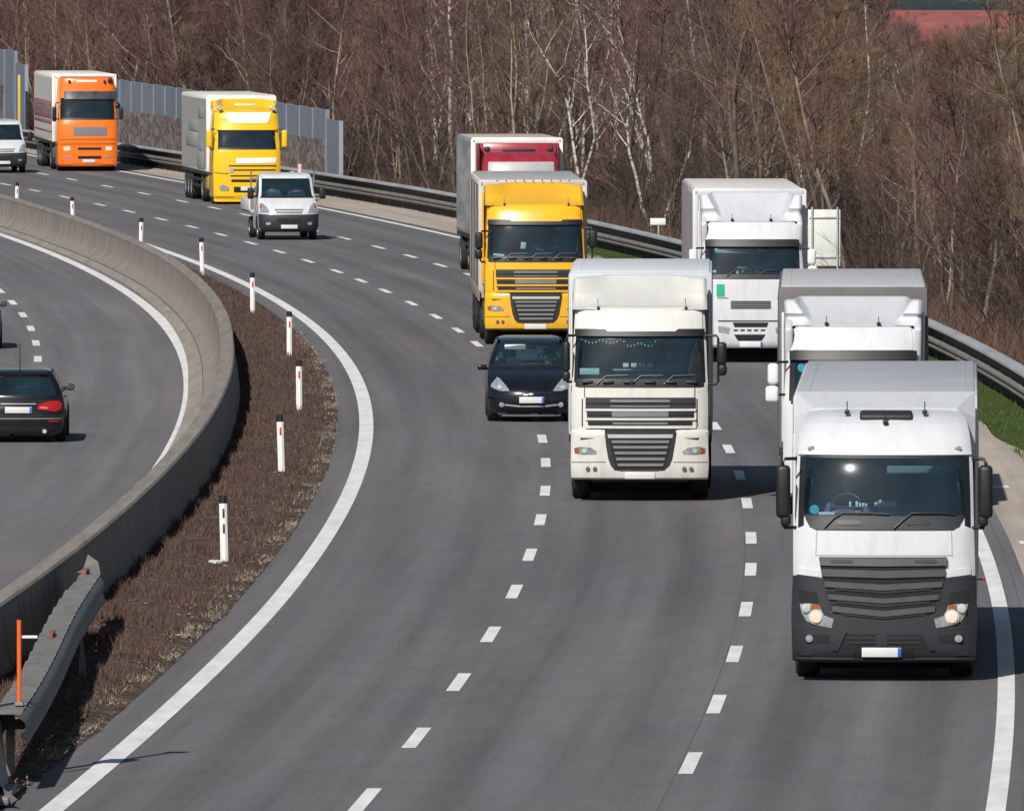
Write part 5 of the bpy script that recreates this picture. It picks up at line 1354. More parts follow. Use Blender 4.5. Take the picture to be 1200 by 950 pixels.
# ------------------------------------------------------------------ 4/5: white wedge trucks with two part scoop
def truck_wedge(cx, yb, label, front_m, z1, trailer_kw, green, k=1.):
    root, d = place('white_truck', cx, yb, label, dback=1.3, adj=-rad(1.5 if green else .8))
    rows = [(.34, .08, 2.2, 1.13, .10, .1, 0, .02), (.40, .02, 2.2, 1.17, .10, .11, 0, .02), (.7, 0, 2.2, 1.18, .10, .11, 0, .02), (1.85, .05, 2.2, 1.18, .12, .11, 0, .02), (2.0, .08, 2.2, 1.17, .14, .11, 0, .02), (2.3, .16, 2.2, 1.15, .17, .11, 0, .02), (2.62, .26, 2.2, 1.12, .18, .11, 0, .02), (2.72, .30, 2.2, 1.11, .18, .11, 0, .02),
            (2.85, .37, 2.2, 1.10, .17, .11, 0, .02), (3.15, .56, 2.2, 1.08, .16, .12, 0, .03), (3.22, .66, 2.2, 1.05, .16, .12, 0, .05)]
    T = lambda x, y: ((x - 555) / 280., (844 - y) / 280.)
    B = Body(rows, root=root, T=T, dist=d); h = (.89, 1.99, 2.64)
    B.shell('cab_body', WP, fh=h); B.glass('windscreen', h, GL, off=.006); interior(root, B, h, wheel_x=.5)
    B.patch('windscreen_base', [(-1.04, 2.0), (1.04, 2.0), (1.05, 1.90), (-1.05, 1.90)], BLK, .012, .02, traced=False)
    for f in (lambda p: p, mir): B.patch('windscreen_pillar', f([(-1.0, 1.95), (-1.08, 1.95), (-1.06, 2.75), (-.98, 2.75)]), BLK, .008, .015, traced=False)
    B.patch('sun_visor', [(-1.03, 2.61), (1.03, 2.61), (1.03, 2.76), (-1.03, 2.76)], mat('smoked_visor', (.016, .015, .015), .5), .08, .1, traced=False)
    for z in (2.0,):
        for x in (-.4, .3):
            mb = MB(); mb.tube([(x - .2, B.front(x, z) - .03, z - .04), (x, B.front(x, z + .1) - .03, z + .1), (x + .4, B.front(x + .4, z + .1) - .03, z + .11)], .011, 6); mb.build('wiper', BLK, root)
    B.patch('header_panel', [(-1.0, 2.79), (1.0, 2.79), (.97, 3.17), (-.97, 3.17)], WP, .022, .03, traced=False)
    B.patch('upper_grille', rr(414, 672, 450, 502, 6), ALU, .008, .01)
    for y in (454, 466, 479, 492): B.patch('grille_slot', rr(418, 668, y - 1, y + 4, 2), DARK, .014, .01)
    B.patch('bumper_line', [(334, 574), (776, 574), (776, 583), (334, 583)], LINE, .01, .01)
    B.patch('bumper', [(330, 584), (780, 584), (782, 700), (772, 750), (338, 750), (328, 700)], WP, .02, .03)
    B.patch('air_intake', [(428, 588), (656, 588), (646, 618), (440, 618)], DARK, .024, .01)
    for q in range(5): B.patch('slot', rr(434 + q * 43, 462 + q * 43, 632, 643, 3), DARK, .024, .01)
    B.patch('air_intake', [(436, 664), (638, 664), (612, 704), (462, 704)], DARK, .024, .01)
    X, Z = B.px(545, 727); plate(B, X, Z)
    for f in (lambda p: p, lambda p: mir(p, 555)):
        B.patch('headlight', f([(336, 610), (412, 622), (404, 660), (340, 650)]), LAMP, .026, .02)
        B.patch('panel_line', f([(330, 430), (400, 430), (400, 434), (330, 434)]), LINE, .01, .01)
    if green: B.patch('green_placard', [(326, 345), (376, 345), (376, 420), (326, 420)], GREEN, .02, .015)
    fairing(root, WP, 1.14, .70, 2.15, 3.2, z1 - .06, scoop=.72, ear=.76, wt=1.17, pw=1.15, ramp=.10, slant=.22)
    B2 = MB(); B2.rbox((0, 1.30, 3.55), (.012, .9, .45), .003, rot=(.45, 0, 0)); 
    for x in (-.45, .43):
        mb = MB(); mb.rbox((x, .64, 3.24), (.07, .07, .05), .015); mb.tube([(x, .64, 3.24), (x, .66, 3.36)], .008, 5); mb.build('roof_aerial', BLK, root)
    B.patch('fairing_gap', [(-1.04, 3.165), (1.04, 3.165), (1.04, 3.185), (-1.04, 3.185)], LINE, .012, .01, traced=False)
    for sg in (-1, 1):
        mirror_arm(root, sg, 1.30, .25, 2.6, 2.05, 1.1, [(1.35, 2.40, .19, .36), (1.37, 2.06, .22, .28)], m=mat('mirror_white', (.72, .72, .72), .4))
        B.side('door_window', [(.5, 2.05), (1.25, 1.95), (1.25, 2.55), (.66, 2.58)], BLK, sg); B.side('door_line', [(1.4, 1.1), (1.42, 1.1), (1.42, 2.75), (1.4, 2.75)], LINE, sg)
        mb = MB(); mb.rbox((sg * 1.19, 1.95, 2.3), (.05, .5, 2.2), .03); mb.build('side_deflector', WP, root)
        mb = MB(); mb.rbox((sg * 1.09, .98, 3.0), (.13, .9, .62), .05, 3, rot=(.3, 0, 0)); mb.build('roof_side_wing', WP, root)
    def card(x, z, w, hh, m=CARD):
        mb = MB(); mb.rbox((x, B.front(x, z) + .1, z), (w, .01, hh), .003); mb.build('dash_card', m, root)
    if green:
        for x, z, w_ in ((-.86, 2.07, .08), (-.34, 2.05, .06), (-.2, 2.06, .09), (-.06, 2.06, .12), (.1, 2.06, .1)): card(x, z, w_, .06)
        card(0, 2.16, .7, .02, mat('cyan_strip', (.35, .62, .72), .6)); card(-.3, 2.54, 1.1, .10, mat('pale_blind', (.35, .5, .48), .8))
        mb = MB(); mb.rbox((0, B.front(0, 2.5) + .12, 2.5), (.22, .06, .16), .06); mb.build('inside_mirror', BLK, root)
    else:
        mb = MB(); mb.disc_y((-.87, B.front(-.87, 2.50) + .03, 2.50), .07, depth=.006); mb.build('round_sticker', CYAN, root)
    trunk_of_truck(root); trailer(root, 2.6, **trailer_kw)
    driver(root, .5, B.front(0, 1.99) + 1.17, 1.56, 'person in dark jacket driving the white truck with the green square' if green else 'person in dark jacket behind the wheel of the white truck hidden by the nearest trailer')
truck_wedge(882, 423, 'white truck with a green square on its nose, left of the blank sign', WP, 3.9, dict(L=12.6, z1=3.88, hw=1.27, side=mat('curtain_mauve_grey', (.36, .32, .33), .7, var=.15), front=BOXW, roof=mat('roof_buff', (.60, .56, .52), .7, var=.1), frame=BOXW), True)
truck_wedge(999.8, 602, 'white truck with dark grey trailer front, half hidden behind the nearest white truck', WP, 3.72, dict(L=11.6, z1=3.80, hw=1.275, side=mat('curtain_grey_dark', (.22, .21, .22), .7), front=mat('box_front_grey', (.12, .11, .115), .7, var=.1), roof=mat('roof_mid_grey', (.40, .40, .41), .7, var=.1)), False)

# ------------------------------------------------------------------ 6: red truck with silver box
def truck_red():
    RED_ = paint('dark_red_paint', (.30, .012, .03))
    root, d = place('red_truck', 612, 318, 'dark red truck with a white framed silver box body, mostly hidden behind the yellow truck', dback=6, adj=-rad(1.0))
    rows = [(.34, .08, 2.2, 1.13, .10, .1, 0, .02), (.45, 0, 2.2, 1.18, .10, .11, 0, .02), (1.85, .05, 2.2, 1.17, .12, .11, 0, .02), (2.1, .1, 2.2, 1.15, .15, .11, 0, .02), (2.85, .30, 2.2, 1.08, .16, .11, 0, .02), (3.2, .44, 2.2, 1.05, .16, .11, 0, .03), (3.44, .8, 2.2, .99, .15, .12, 0, .05), (3.5, 1.0, 2.2, .93, .12, .12, 0, .06)]
    B = Body(rows, root=root, dist=d); h = (.88, 2.05, 2.82)
    B.shell('cab_body', RED_, fh=h); B.glass('windscreen', h, GL); interior(root, B, h)
    B.patch('sun_visor', [(-.92, 2.84), (.92, 2.84), (.90, 3.20), (-.90, 3.20)], mat('visor_pale_grey', (.36, .36, .37), .4, var=.08), .07, .09, traced=False)
    B.patch('upper_grille', rr(-.7, .7, 1.3, 1.75, .03), DARK, .008, .01, traced=False)
    B.patch('bumper', rr(-1.15, 1.15, .38, 1.0, .05), RED_, .02, .03, traced=False)
    for f in (lambda p: p, mir): B.patch('headlight', f(rr(-1.05, -.7, .8, .95, .03)), LAMP, .03, .02, traced=False)
    plate(B, 0, .55)
    mb = MB()                      # tall red spoiler with dark side wings
    mb.rbox((0, 1.95, 3.58), (2.0, .12, .34), .04, rot=(-.25, 0, 0)); mb.build('roof_fairing', RED_, root)
    mb = MB(); mb.rbox((.0, 1.5, 3.55), (.95, .1, .08), .03); mb.build('roof_hatch', TRIM, root)
    for sx in (-1, 1):
        mb = MB(); mb.rbox((sx * .9, 1.6, 3.58), (.16, .3, .14), .04); mb.build('roof_horn', TRIM, root)
        mirror_arm(root, sx, 1.3, .25, 2.6, 2.05, 1.1, [(1.32, 2.3, .18, .5)])
        mb = MB(); mb.rbox((sx * 1.13, 1.95, 3.3), (.08, .5, .9), .03); mb.build('roof_side_wing', mat('dark_red_wing', (.12, .012, .02), .4), root)
    trunk_of_truck(root)
    m_, nt_, b_ = node_mat('riveted_aluminium'); N_ = nt_.nodes
    tc_ = N_.new('ShaderNodeTexCoord'); no_ = N_.new('ShaderNodeTexNoise'); no_.inputs['Scale'].default_value = .9
    mp_ = N_.new('ShaderNodeMapping'); mp_.inputs['Scale'].default_value = (1, .3, 2.2); nt_.links.new(tc_.outputs['Object'], mp_.inputs[0]); nt_.links.new(mp_.outputs[0], no_.inputs[0])
    rp_ = N_.new('ShaderNodeValToRGB'); rp_.color_ramp.elements[0].color = (.30, .30, .31, 1); rp_.color_ramp.elements[1].color = (.52, .51, .50, 1); rp_.color_ramp.elements[0].position = .35; rp_.color_ramp.elements[1].position = .65
    nt_.links.new(no_.outputs[0], rp_.inputs[0]); nt_.links.new(rp_.outputs[0], b_.inputs['Base Color']); b_.inputs['Metallic'].default_value = .3; b_.inputs['Roughness'].default_value = .5
    trailer(root, 2.35, 7.6, 3.86, 1.275, side=m_, nose=mat('box_red_front', (.26, .012, .03), .6, var=.08), roof=mat('roof_tan', (.42, .38, .33), .7), frame=mat('frame_white', (.78, .76, .72), .5), axles=1, zb=1.1, name='cargo_box', folds=14)
truck_red()

# ------------------------------------------------------------------ 7: far yellow truck, 8: orange truck
def truck_far(name, cx, yb, label, m, model):
    root, d = place(name, cx, yb, label, dback=1.2, adj=-rad(1.2 if model == 'star' else 2.2))
    zt = 3.30 if model == 'star' else 3.72
    rows = [(.2, .08, 2.2, 1.14, .10, .1, 0, .02), (.28, .02, 2.2, 1.18, .10, .11, 0, .02), (1.2, 0, 2.2, 1.2, .11, .11, 0, .02), (1.85, .05, 2.2, 1.19, .12, .11, 0, .02), (2.05, .09, 2.2, 1.18, .15, .11, 0, .02), (2.6, .26, 2.2, 1.16, .17, .11, 0, .02), (2.9, .34, 2.2, 1.15, .17, .11, 0, .02), (3.2, .42, 2.2, 1.13, .16, .12, 0, .03), (zt, .62 if model == 'star' else .52, 2.2, 1.1, .15, .12, 0, .04), (zt + .08, .8, 2.2, 1.02, .14, .12, 0, .06)]
    T = (lambda x, y: ((x - 437) / 160., (701 - y) / 160.)) if model == 'star' else (lambda x, y: ((x - 652) / 183.7, (826 - y) / 183.7))
    B = Body(rows, root=root, T=T, dist=d); h = (.875, 1.98, 2.60) if model == 'star' else (.93, 2.08, 2.95)
    B.shell('cab_body', m, fh=h); B.glass('windscreen', h, GL, .006); interior(root, B, h, wheel_x=.5)
    f1 = lambda p: p
    if model == 'star':
        B.patch('windscreen_surround', [(-1.05, 1.94), (1.05, 1.94), (1.04, 2.0), (-1.04, 2.0)], BLK, .01, .01, traced=False)
        B.patch('blank_header_sign', [(320, 182), (578, 182), (566, 225), (552, 240), (345, 240), (330, 225)], mat('white_sign_panel', (.85, .84, .80), .35), .02, .03)
        B.patch('white_stripe', [(372, 440), (606, 436), (600, 466), (376, 470)], mat('white_stripe', (.8, .79, .75), .4), .012, .015)
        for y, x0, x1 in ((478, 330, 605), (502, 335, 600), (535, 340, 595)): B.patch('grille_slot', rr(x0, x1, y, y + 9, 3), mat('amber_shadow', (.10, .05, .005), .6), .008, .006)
        B.patch('grille_slot', rr(345, 600, 560, 575, 4), DARK, .010, .008); B.patch('lower_intake', rr(360, 610, 602, 634, 6), DARK, .010, .008)
        B.patch('badge', rr(335, 358, 492, 522, 5), mat('blue_grey_badge', (.35, .36, .45), .4), .02, .02)
        B.patch('bumper', rr(250, 624, 640, 686, 8), m, .02, .03)
        for f in (f1, lambda p: mir(p, 437)):
            B.patch('headlight', f([(276, 596), (300, 588), (332, 604), (330, 624), (284, 622)]), LAMP, .02, .02)
            B.patch('panel_line', f([(252, 520), (330, 526), (330, 530), (252, 524)]), LINE, .008, .006)
        X, Z = B.px(440, 613); plate(B, X, Z, .52, .14)
        B.patch('sun_visor', [(-1.05, 2.62), (1.05, 2.62), (1.04, 2.74), (-1.04, 2.74)], m, .07, .09, traced=False)
        fairing(root, m, 1.14, .72, 2.2, 3.28, 3.72, scoop=.5, ear=.6)
        mb = MB(); mb.rbox((0, 1.1, 3.52), (.75, .1, .07), .03); mb.build('roof_lamp_bar', mat('lamp_bar_pale', (.7, .68, .6), .3), root)
        for sx in (-1, 1):
            mb = MB(); mb.rbox((sx * .95, .85, 3.42), (.18, .2, .12), .05); mb.tube([(sx * .95, .7, 3.42), (sx * .95, .5, 3.42)], [.05, .09], 10); mb.build('roof_horn', CHR, root)
            mirror_arm(root, sx, 1.32, .2, 2.66, 1.95, 1.14, [(1.34, 2.32, .2, .62)], m=m)
        trunk_of_truck(root, tank=m)
        t = trailer(root, 2.6, 11.5, 3.82, 1.26, zb=1.1, side=mat('curtain_warm_grey', (.36, .35, .33), .7, var=.06), front=mat('box_front_white', (.74, .72, .68), .5), roof=mat('roof_offwhite', (.62, .60, .56), .6))
        for (y, z, w_, hh, c) in ((4.6, 3.2, 2.6, .35, (.335, .325, .33)), (8.2, 2.7, 4.2, .4, (.335, .335, .32)), (9, 2.2, 5.2, .5, (.33, .345, .325)), (4.6, 1.95, 2.2, .3, (.32, .32, .345)), (5.0, 1.5, 3.2, .6, (.32, .325, .325))):
            mb = MB(); mb.rbox((-1.285, y, z), (.006, w_, hh), .002); mb.build('faded_print', mat('faded_print_%d' % int(y * 10 + z * 100), c, .7, var=.15), t)
        driver(root, .5, B.front(0, 2) + 1.15, 1.55, 'person in dark jacket driving the yellow truck with blank white header sign')
    else:
        B.patch('windscreen_surround', [(-1.03, 2.07), (1.03, 2.07), (1.03, 2.14), (-1.03, 2.14)], BLK, .01, .01, traced=False)
        B.patch('sun_visor', rr(484, 866, 236, 296, 10), mat('chrome_visor', (.12, .12, .13), .2, metal=.5, var=.4, scale=2.), .09, .11)
        B.patch('upper_grille', rr(546, 794, 500, 564, 6), mat('grey_mesh', (.16, .16, .17), .6, var=.2, scale=30), .01, .015)
        for y0, y1 in ((650, 668), (713, 734)): B.patch('lower_slot', rr(578, 752, y0, y1, 6), DARK, .01, .01)
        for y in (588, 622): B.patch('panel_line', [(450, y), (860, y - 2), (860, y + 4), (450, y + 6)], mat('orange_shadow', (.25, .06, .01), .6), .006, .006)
        for f in (f1, lambda p: mir(p, 652)):
            B.patch('headlight', f([(470, 646), (512, 640), (524, 658), (516, 674), (476, 674)]), LAMPW, .02, .02)
            B.patch('fog_light', f(rr(484, 525, 712, 728, 4)), LAMP, .014, .012)
        B.patch('bumper', rr(440, 866, 742, 786, 8), m, .02, .03)
        X, Z = B.px(660, 750); plate(B, X, Z, .5, .13, eu=False)
        B.patch('header_light_strip', rr(575, 728, 152, 168, 5), mat('pale_strip', (.8, .62, .5), .3), .02, .02)
        for x in (-.72, .70):
            mb = MB(); mb.rbox((x, B.front(x, 3.6) - .06, 3.62), (.09, .12, .12), .03); mb.build('roof_horn', TRIM, root)
        mb = MB(); mb.rbox((.92, B.front(.9, 3.66) - .05, 3.66), (.16, .12, .2), .04); mb.build('roof_lamp', BLK, root)
        for sx in (-1, 1): mirror_arm(root, sx, 1.3, .2, 2.75, 2.1, 1.14, [(1.34, 2.3, .17, .6)] if sx < 0 else [(1.2, 2.62, .16, .2), (1.36, 2.32, .14, .5)])
        trunk_of_truck(root)
        t = trailer(root, 2.45, 13.4, 3.86, 1.27, zb=1.15, side=mat('curtain_pale', (.52, .50, .50), .7, var=.05), front=mat('box_front_cream', (.78, .74, .68), .5), roof=mat('roof_cream', (.66, .64, .60), .6), frame=mat('frame_cream', (.78, .75, .70), .5))
        RB = mat('faded_red_band', (.30, .13, .11), .7, var=.12)
        mb = MB(); mb.rbox((-1.287, 9.2, 2.42), (.006, 12.8, .72), .002); mb.build('side_band', RB, t)
        mb = MB(); mb.rbox((-1.287, 9.2, 1.93), (.006, 12.8, .14), .002); mb.build('side_band', RB, t)
        mb = MB(); mb.rbox((-1.287, 9.2, 1.55), (.006, 12.8, .06), .002); mb.build('side_band', RB, t)
        LT = mat('band_lettering', (.20, .17, .24), .7)
        def glyph(y0, segs):
            mb = MB()
            for (ya, za, yb2, zb2) in segs: mb.rbox((-1.292, y0 + (ya + yb2) / 2, 2.42 + (za + zb2) / 2), (.006, abs(yb2 - ya) + .35, abs(zb2 - za) + .09), .002)
            mb.build('band_letter', LT, t)
        # lettering too faint to read: strokes only
        E_ = [(1.5, -.22, 1.5, .22), (0, .2, 1.5, .2), (.3, 0, 1.5, 0), (0, -.2, 1.5, -.2)]
        for y0, sg_ in ((13.0, E_), (10.4, [(0, -.22, 0, .22), (1.6, -.22, 1.6, .22), (0, .2, 1.6, .2), (0, -.02, 1.6, -.02)]), (7.9, [(.8, -.22, .8, .22), (0, .2, 1.6, .2)]), (5.2, [(1.6, -.22, 1.6, .22), (0, -.22, 0, .22), (.4, 0, 1.2, 0)]), (3.2, E_)): glyph(y0, sg_)
        mb = MB(); mb.rbox((-1.275, 15.75, 2.5), (.06, .14, 2.7), .02); mb.build('rear_post', RB, t)
        driver(root, .5, B.front(0, 2.1) + 1.15, 1.68, 'person in dark jacket at the wheel of the orange truck')
truck_far('yellow_truck', 290, 238.7, 'smaller yellow truck farther back with blank white sign above its windscreen', paint('bright_yellow_paint', (.84, .50, .006), dirt=.06), 'star')
truck_far('orange_truck', 103, 200.3, 'orange truck with a chrome visor and a pale trailer with faded red band', paint('orange_paint', (.85, .17, .008), dirt=.06), 'lion')
# ------------------------------------------------------------------ vans
def van(name, cx, yb, label, kind):
    root, d = place(name, cx, yb, label, 'van', dback=.85)
    L = 5.6 if kind == 'panel' else 2.4
    rows = [(.26, .12, L, .86, .14, .10, 0, .03), (.32, .04, L, .92, .15, .12, 0, .03), (.55, .0, L, .95, .16, .14, 0, .03), (.76, .02, L, .95, .16, .14, 0, .03), (.9, .08, L, .945, .17, .14, 0, .03), (1.05, .22, L, .93, .17, .13, 0, .03), (1.2, .48, L, .915, .15, .11, 0, .03), (1.32, .72, L, .90, .13, .09, 0, .03),
            (1.55, .98, L, .87, .13, .08, 0, .03), (1.85, 1.22, L, .84, .12, .07, 0, .03), (1.97, 1.34, L, .82, .11, .07, 0, .04), (2.06, 1.58, L - .05, .78, .08, .06, 0, .05), (2.10, 1.95, L - .12, .68, .05, .05, 0, .05)]
    B = Body(rows, n=8, root=root, dist=d); h = (.90, 1.35, 1.92)
    B.shell('cab_body', WP, fh=h); B.glass('windscreen', h, GLC); interior(root, B, h, wheel_x=.38, y1=L - .1, sdz=-.3)
    B.patch('windscreen_base', [(-.82, 1.37), (.82, 1.37), (.85, 1.31), (-.85, 1.31)], BLK, .008, .01, traced=False)
    B.patch('bumper', [(-.84, .27), (.84, .27), (.93, .42), (.945, .82), (.55, .80), (-.55, .80), (-.945, .82), (-.93, .42)], TRIM, .02, .03, traced=False)
    B.patch('grille', [(-.40, .84), (.40, .84), (.46, .97), (-.46, .97)], mat('van_grille', (.14, .14, .13), .5, var=.3, scale=20), .012, .012, traced=False)
    B.patch('grille_bar', [(-.42, .885), (.42, .885), (.43, .91), (-.43, .91)], WP, .02, .02, traced=False)
    B.patch('air_intake', rr(-.38, .38, .56, .68, .03), DARK, .03, .02, traced=False)
    for f in (lambda p: p, mir):
        hl = B.patch('headlight', f([(-.91, .86), (-.60, .84), (-.66, 1.0), (-.78, 1.13), (-.88, 1.15)]), LAMP, .014, .014, traced=False)
        B.patch('indicator_lens', f([(-.90, 1.0), (-.82, 1.0), (-.81, 1.08), (-.87, 1.09)]), AMB if kind == 'flat' else AMB, .018, .01, traced=False, parent=hl)
        B.patch('fog_light', f(rr(-.72, -.58, .48, .56, .02)), LAMP, .03, .02, traced=False)
    plate(B, 0, .42, .52, .12, eu=False)
    for sg in (-1, 1):
        mb = MB(); mb.rbox((sg * 1.14, .98, 1.46), (.20, .14, .36), .05, 3); o = mb.build('mirror', BLK, root)
        mb = MB(); mb.tube([(sg * .86, 1.1, 1.36), (sg * 1.06, 1.0, 1.36)], .03, 8); mb.build('mirror_arm', BLK, o)
        B.side('door_window', [(1.05, 1.40), (1.9, 1.38), (1.9, 1.88), (1.45, 1.88)], BLK, sg)
        for y in (.95, 4.3 if kind == 'panel' else 4.1): wheel(root, sg * .82, y, .34, .22, sg, True)
        B.side('wheel_arch', [(.95 + .44 * math.cos(a), .34 + .44 * math.sin(a)) for a in [math.pi * k / 12 for k in range(13)] if .34 + .44 * math.sin(a) > .3], DARK, sg, .004)
    for x in (-.3, .25):
        mb = MB(); z = 1.36; mb.tube([(x - .1, B.front(x, z) - .02, z - .03), (x + .35, B.front(x + .35, z + .05) - .02, z + .05)], .009, 6); mb.build('wiper', BLK, root)
    mb = MB(); mb.rbox((0, L / 2 + .6, .42), (1.5, L, .2), .04); mb.build('chassis', CHAS, root)
    if kind == 'flat':
        mb = MB(); mb.rbox((0, 4.1, .86), (2.05, 3.3, .10), .02); mb.build('load_bed', mat('bed_boards', (.40, .38, .36), .8, var=.2), root)
        BW = mat('dropside_white', (.70, .69, .67), .5)
        for sg in (-1, 1):
            mb = MB(); mb.rbox((sg * 1.04, 4.1, 1.08), (.04, 3.3, .40), .012); mb.build('dropside', BW, root)
            mb = MB(); mb.tube([(sg * 1.0, 2.5, .8), (sg * 1.0, 2.5, 2.15)], .025, 8); mb.build('headboard_post', GALV_D, root)
        mb = MB(); mb.rbox((0, 2.5, 1.05), (2.0, .04, .4), .01); mb.tube([(-1.0, 2.5, 1.9), (1.0, 2.5, 1.9)], .02, 8); mb.build('headboard', GALV_D, root)
        PK_ = mat('pinkish_load', (.62, .42, .38), .8, var=.3, scale=6)
        mb = MB()
        for k, (x, y, z, sx, sz) in enumerate(((.5, 3.2, 1.9, .28, .7), (.62, 3.3, 2.3, .12, .5), (.36, 3.4, 2.05, .2, .5))): mb.rbox((x, y, z - .45), (sx, .3, sz + .5), .05, rot=(0, .1 * (k - 1), 0))
        ld = mb.build('load_bundle', PK_); ld.matrix_world = Matrix.Translation(root.location) @ Matrix.Rotation(root.rotation_euler.z, 4, 'Z')
        tag(ld, 'pinkish wrapped bundle standing on the bed of the white pickup van', 'load')
        driver(root, .38, B.front(0, 1.36) + .95, .88, 'person in dark jacket at the wheel of the white pickup van')
        driver(root, -.38, B.front(0, 1.36) + .95, .88, 'person in the passenger seat of the white pickup van, dark jacket')
    return root
van('pickup_van', 339, 280.8, 'white pickup van with dark bumper in front of the smaller yellow truck', 'flat')
van('white_van', 4.5, 202.6, 'white panel van cut by the left edge of the picture beside the orange truck', 'panel')

# ------------------------------------------------------------------ cars
def car_common(root, B, color, ys, w=.80, r=.32):
    for sg in (-1, 1):
        for y in ys:
            wheel(root, sg * w, y, r, .21, sg, True)
            B.side('wheel_arch', [(y + (r + .06) * math.cos(a), r + (r + .06) * math.sin(a)) for a in [math.pi * k / 14 for k in range(15)]] + [(y - r - .05, .22), (y + r + .05, .22)], DARK, sg, .003)
def black_car():
    NV = paint('black_car_paint', (.005, .006, .011), .18, dirt=.02)
    root, d = place('black_car', 622.7, 493, 'black compact car with a pale shade in the windscreen, half behind the cream white truck', 'car', dback=.85)
    rows = [(.17, .16, 4.1, .76, .22, .10, .05, .12), (.28, .05, 4.18, .83, .23, .13, .06, .14), (.45, .0, 4.2, .86, .24, .15, .06, .14), (.58, .03, 4.2, .868, .24, .15, .06, .14), (.72, .13, 4.19, .87, .24, .14, .06, .14), (.84, .32, 4.18, .868, .22, .12, .06, .14), (.95, .62, 4.15, .86, .18, .10, .06, .14), (1.04, .95, 4.12, .845, .15, .08, .06, .14),
            (1.12, 1.10, 4.10, .83, .15, .07, .06, .12), (1.3, 1.38, 4.04, .775, .15, .06, .06, .12), (1.48, 1.72, 3.95, .70, .14, .05, .06, .1), (1.57, 1.98, 3.88, .655, .12, .05, .05, .08), (1.62, 2.25, 3.75, .59, .10, .04, .04, .06), (1.645, 2.6, 3.5, .48, .06, .02, .02, .02)]
    T = lambda x, y: ((x - 575) / 463., (909 - y) / 463.)
    B = Body(rows, n=7, root=root, T=T, dist=d); h = (.88, 1.10, 1.54); h2 = (.8, 1.12, 1.5)
    B.shell('car_body', NV, fh=h, rh=h2); B.glass('windscreen', h, GLC); B.glass('rear_window', h2, GLC, face='r')
    interior(root, B, h, wheel_x=.36, lining=False, sdz=-.36, sdy=-.1)
    B.patch('windscreen_base', [(-.76, 1.11), (.76, 1.11), (.8, 1.06), (-.8, 1.06)], BLK, .006, .008, traced=False)
    for f in (lambda p: p, lambda p: mir(p, 575)):
        hl = B.patch('headlight', f([(262, 492), (290, 510), (352, 585), (376, 622), (285, 620), (205, 585), (206, 560)]), LAMP, .012, .02)
        B.patch('lamp_bulb', f(ell(285, 585, 22, 16)), CHR, .018, .012, parent=hl)
        X, Z = B.px(*f([(300, 746)])[0]); mb = MB(); mb.disc_y((X, B.front(X, Z) - .012, Z), .05, depth=.02); mb.build('fog_light', LAMP, root)
    B.patch('chrome_strip', [(330, 742), (450, 754), (700, 754), (820, 742), (820, 752), (700, 765), (450, 765), (330, 752)], CHR, .014, .02)
    B.patch('front_badge', ell(570, 650, 24, 10), CHR, .014, .015)
    B.patch('chrome_mark', rr(500, 545, 650, 662, 4), CHR, .014, .01)
    B.patch('air_intake', [(320, 770), (830, 770), (800, 822), (350, 822)], DARK, .006, .006)
    B.patch('bumper_lip', [(310, 838), (840, 838), (850, 852), (300, 852)], mat('dull_lip', (.12, .12, .13), .4), .014, .02)
    B.patch('hood_line', [(385, 632), (765, 632), (765, 637), (385, 637)], LINE, .004, .004)
    X, Z = B.px(578, 703); plate(B, X, Z, .5, .125)
    def card(x, z, w_, hh, m=CARD, dy=.05):
        mb = MB(); mb.rbox((x, B.front(x, z) + dy, z), (w_, .01, hh), .003, rot=(-.5, 0, 0)); mb.build('sun_shade', m, root)
    card(-.30, 1.455, .42, .11, mat('pale_shade', (.62, .66, .58), .8)); 
    mb = MB(); mb.rbox((.02, B.front(0, 1.46) + .09, 1.46), (.18, .04, .06), .02); mb.build('inside_mirror', BLK, root)
    for sg in (-1, 1):
        mb = MB(); mb.rbox((sg * .97, 1.32, 1.06), (.19, .12, .11), .04, 3); o = mb.build('mirror', NV, root)
        mb = MB(); mb.tube([(sg * .82, 1.36, 1.02), (sg * .92, 1.33, 1.04)], .025, 6); mb.build('mirror_arm', BLK, o)
        B.side('side_window', [(1.5, 1.06), (3.7, 1.1), (3.6, 1.46), (2.1, 1.5)], mat('side_glass_dark', (.015, .018, .022), .05), sg, .004)
        B.side('roof_rail', [(2.0, 1.59), (3.6, 1.58), (3.6, 1.605), (2.0, 1.61)], BLK, sg, .03, .03)
    for x in (-.25, .3):
        mb = MB(); z = 1.11; mb.tube([(x - .1, B.front(x, z) - .015, z - .02), (x + .35, B.front(x + .35, z + .03) - .015, z + .03)], .008, 6); mb.build('wiper', BLK, root)
    car_common(root, B, NV, (.85, 3.45), .77)
    driver(root, .36, 2.02, .40, 'person in dark jacket driving the black compact car')
black_car()
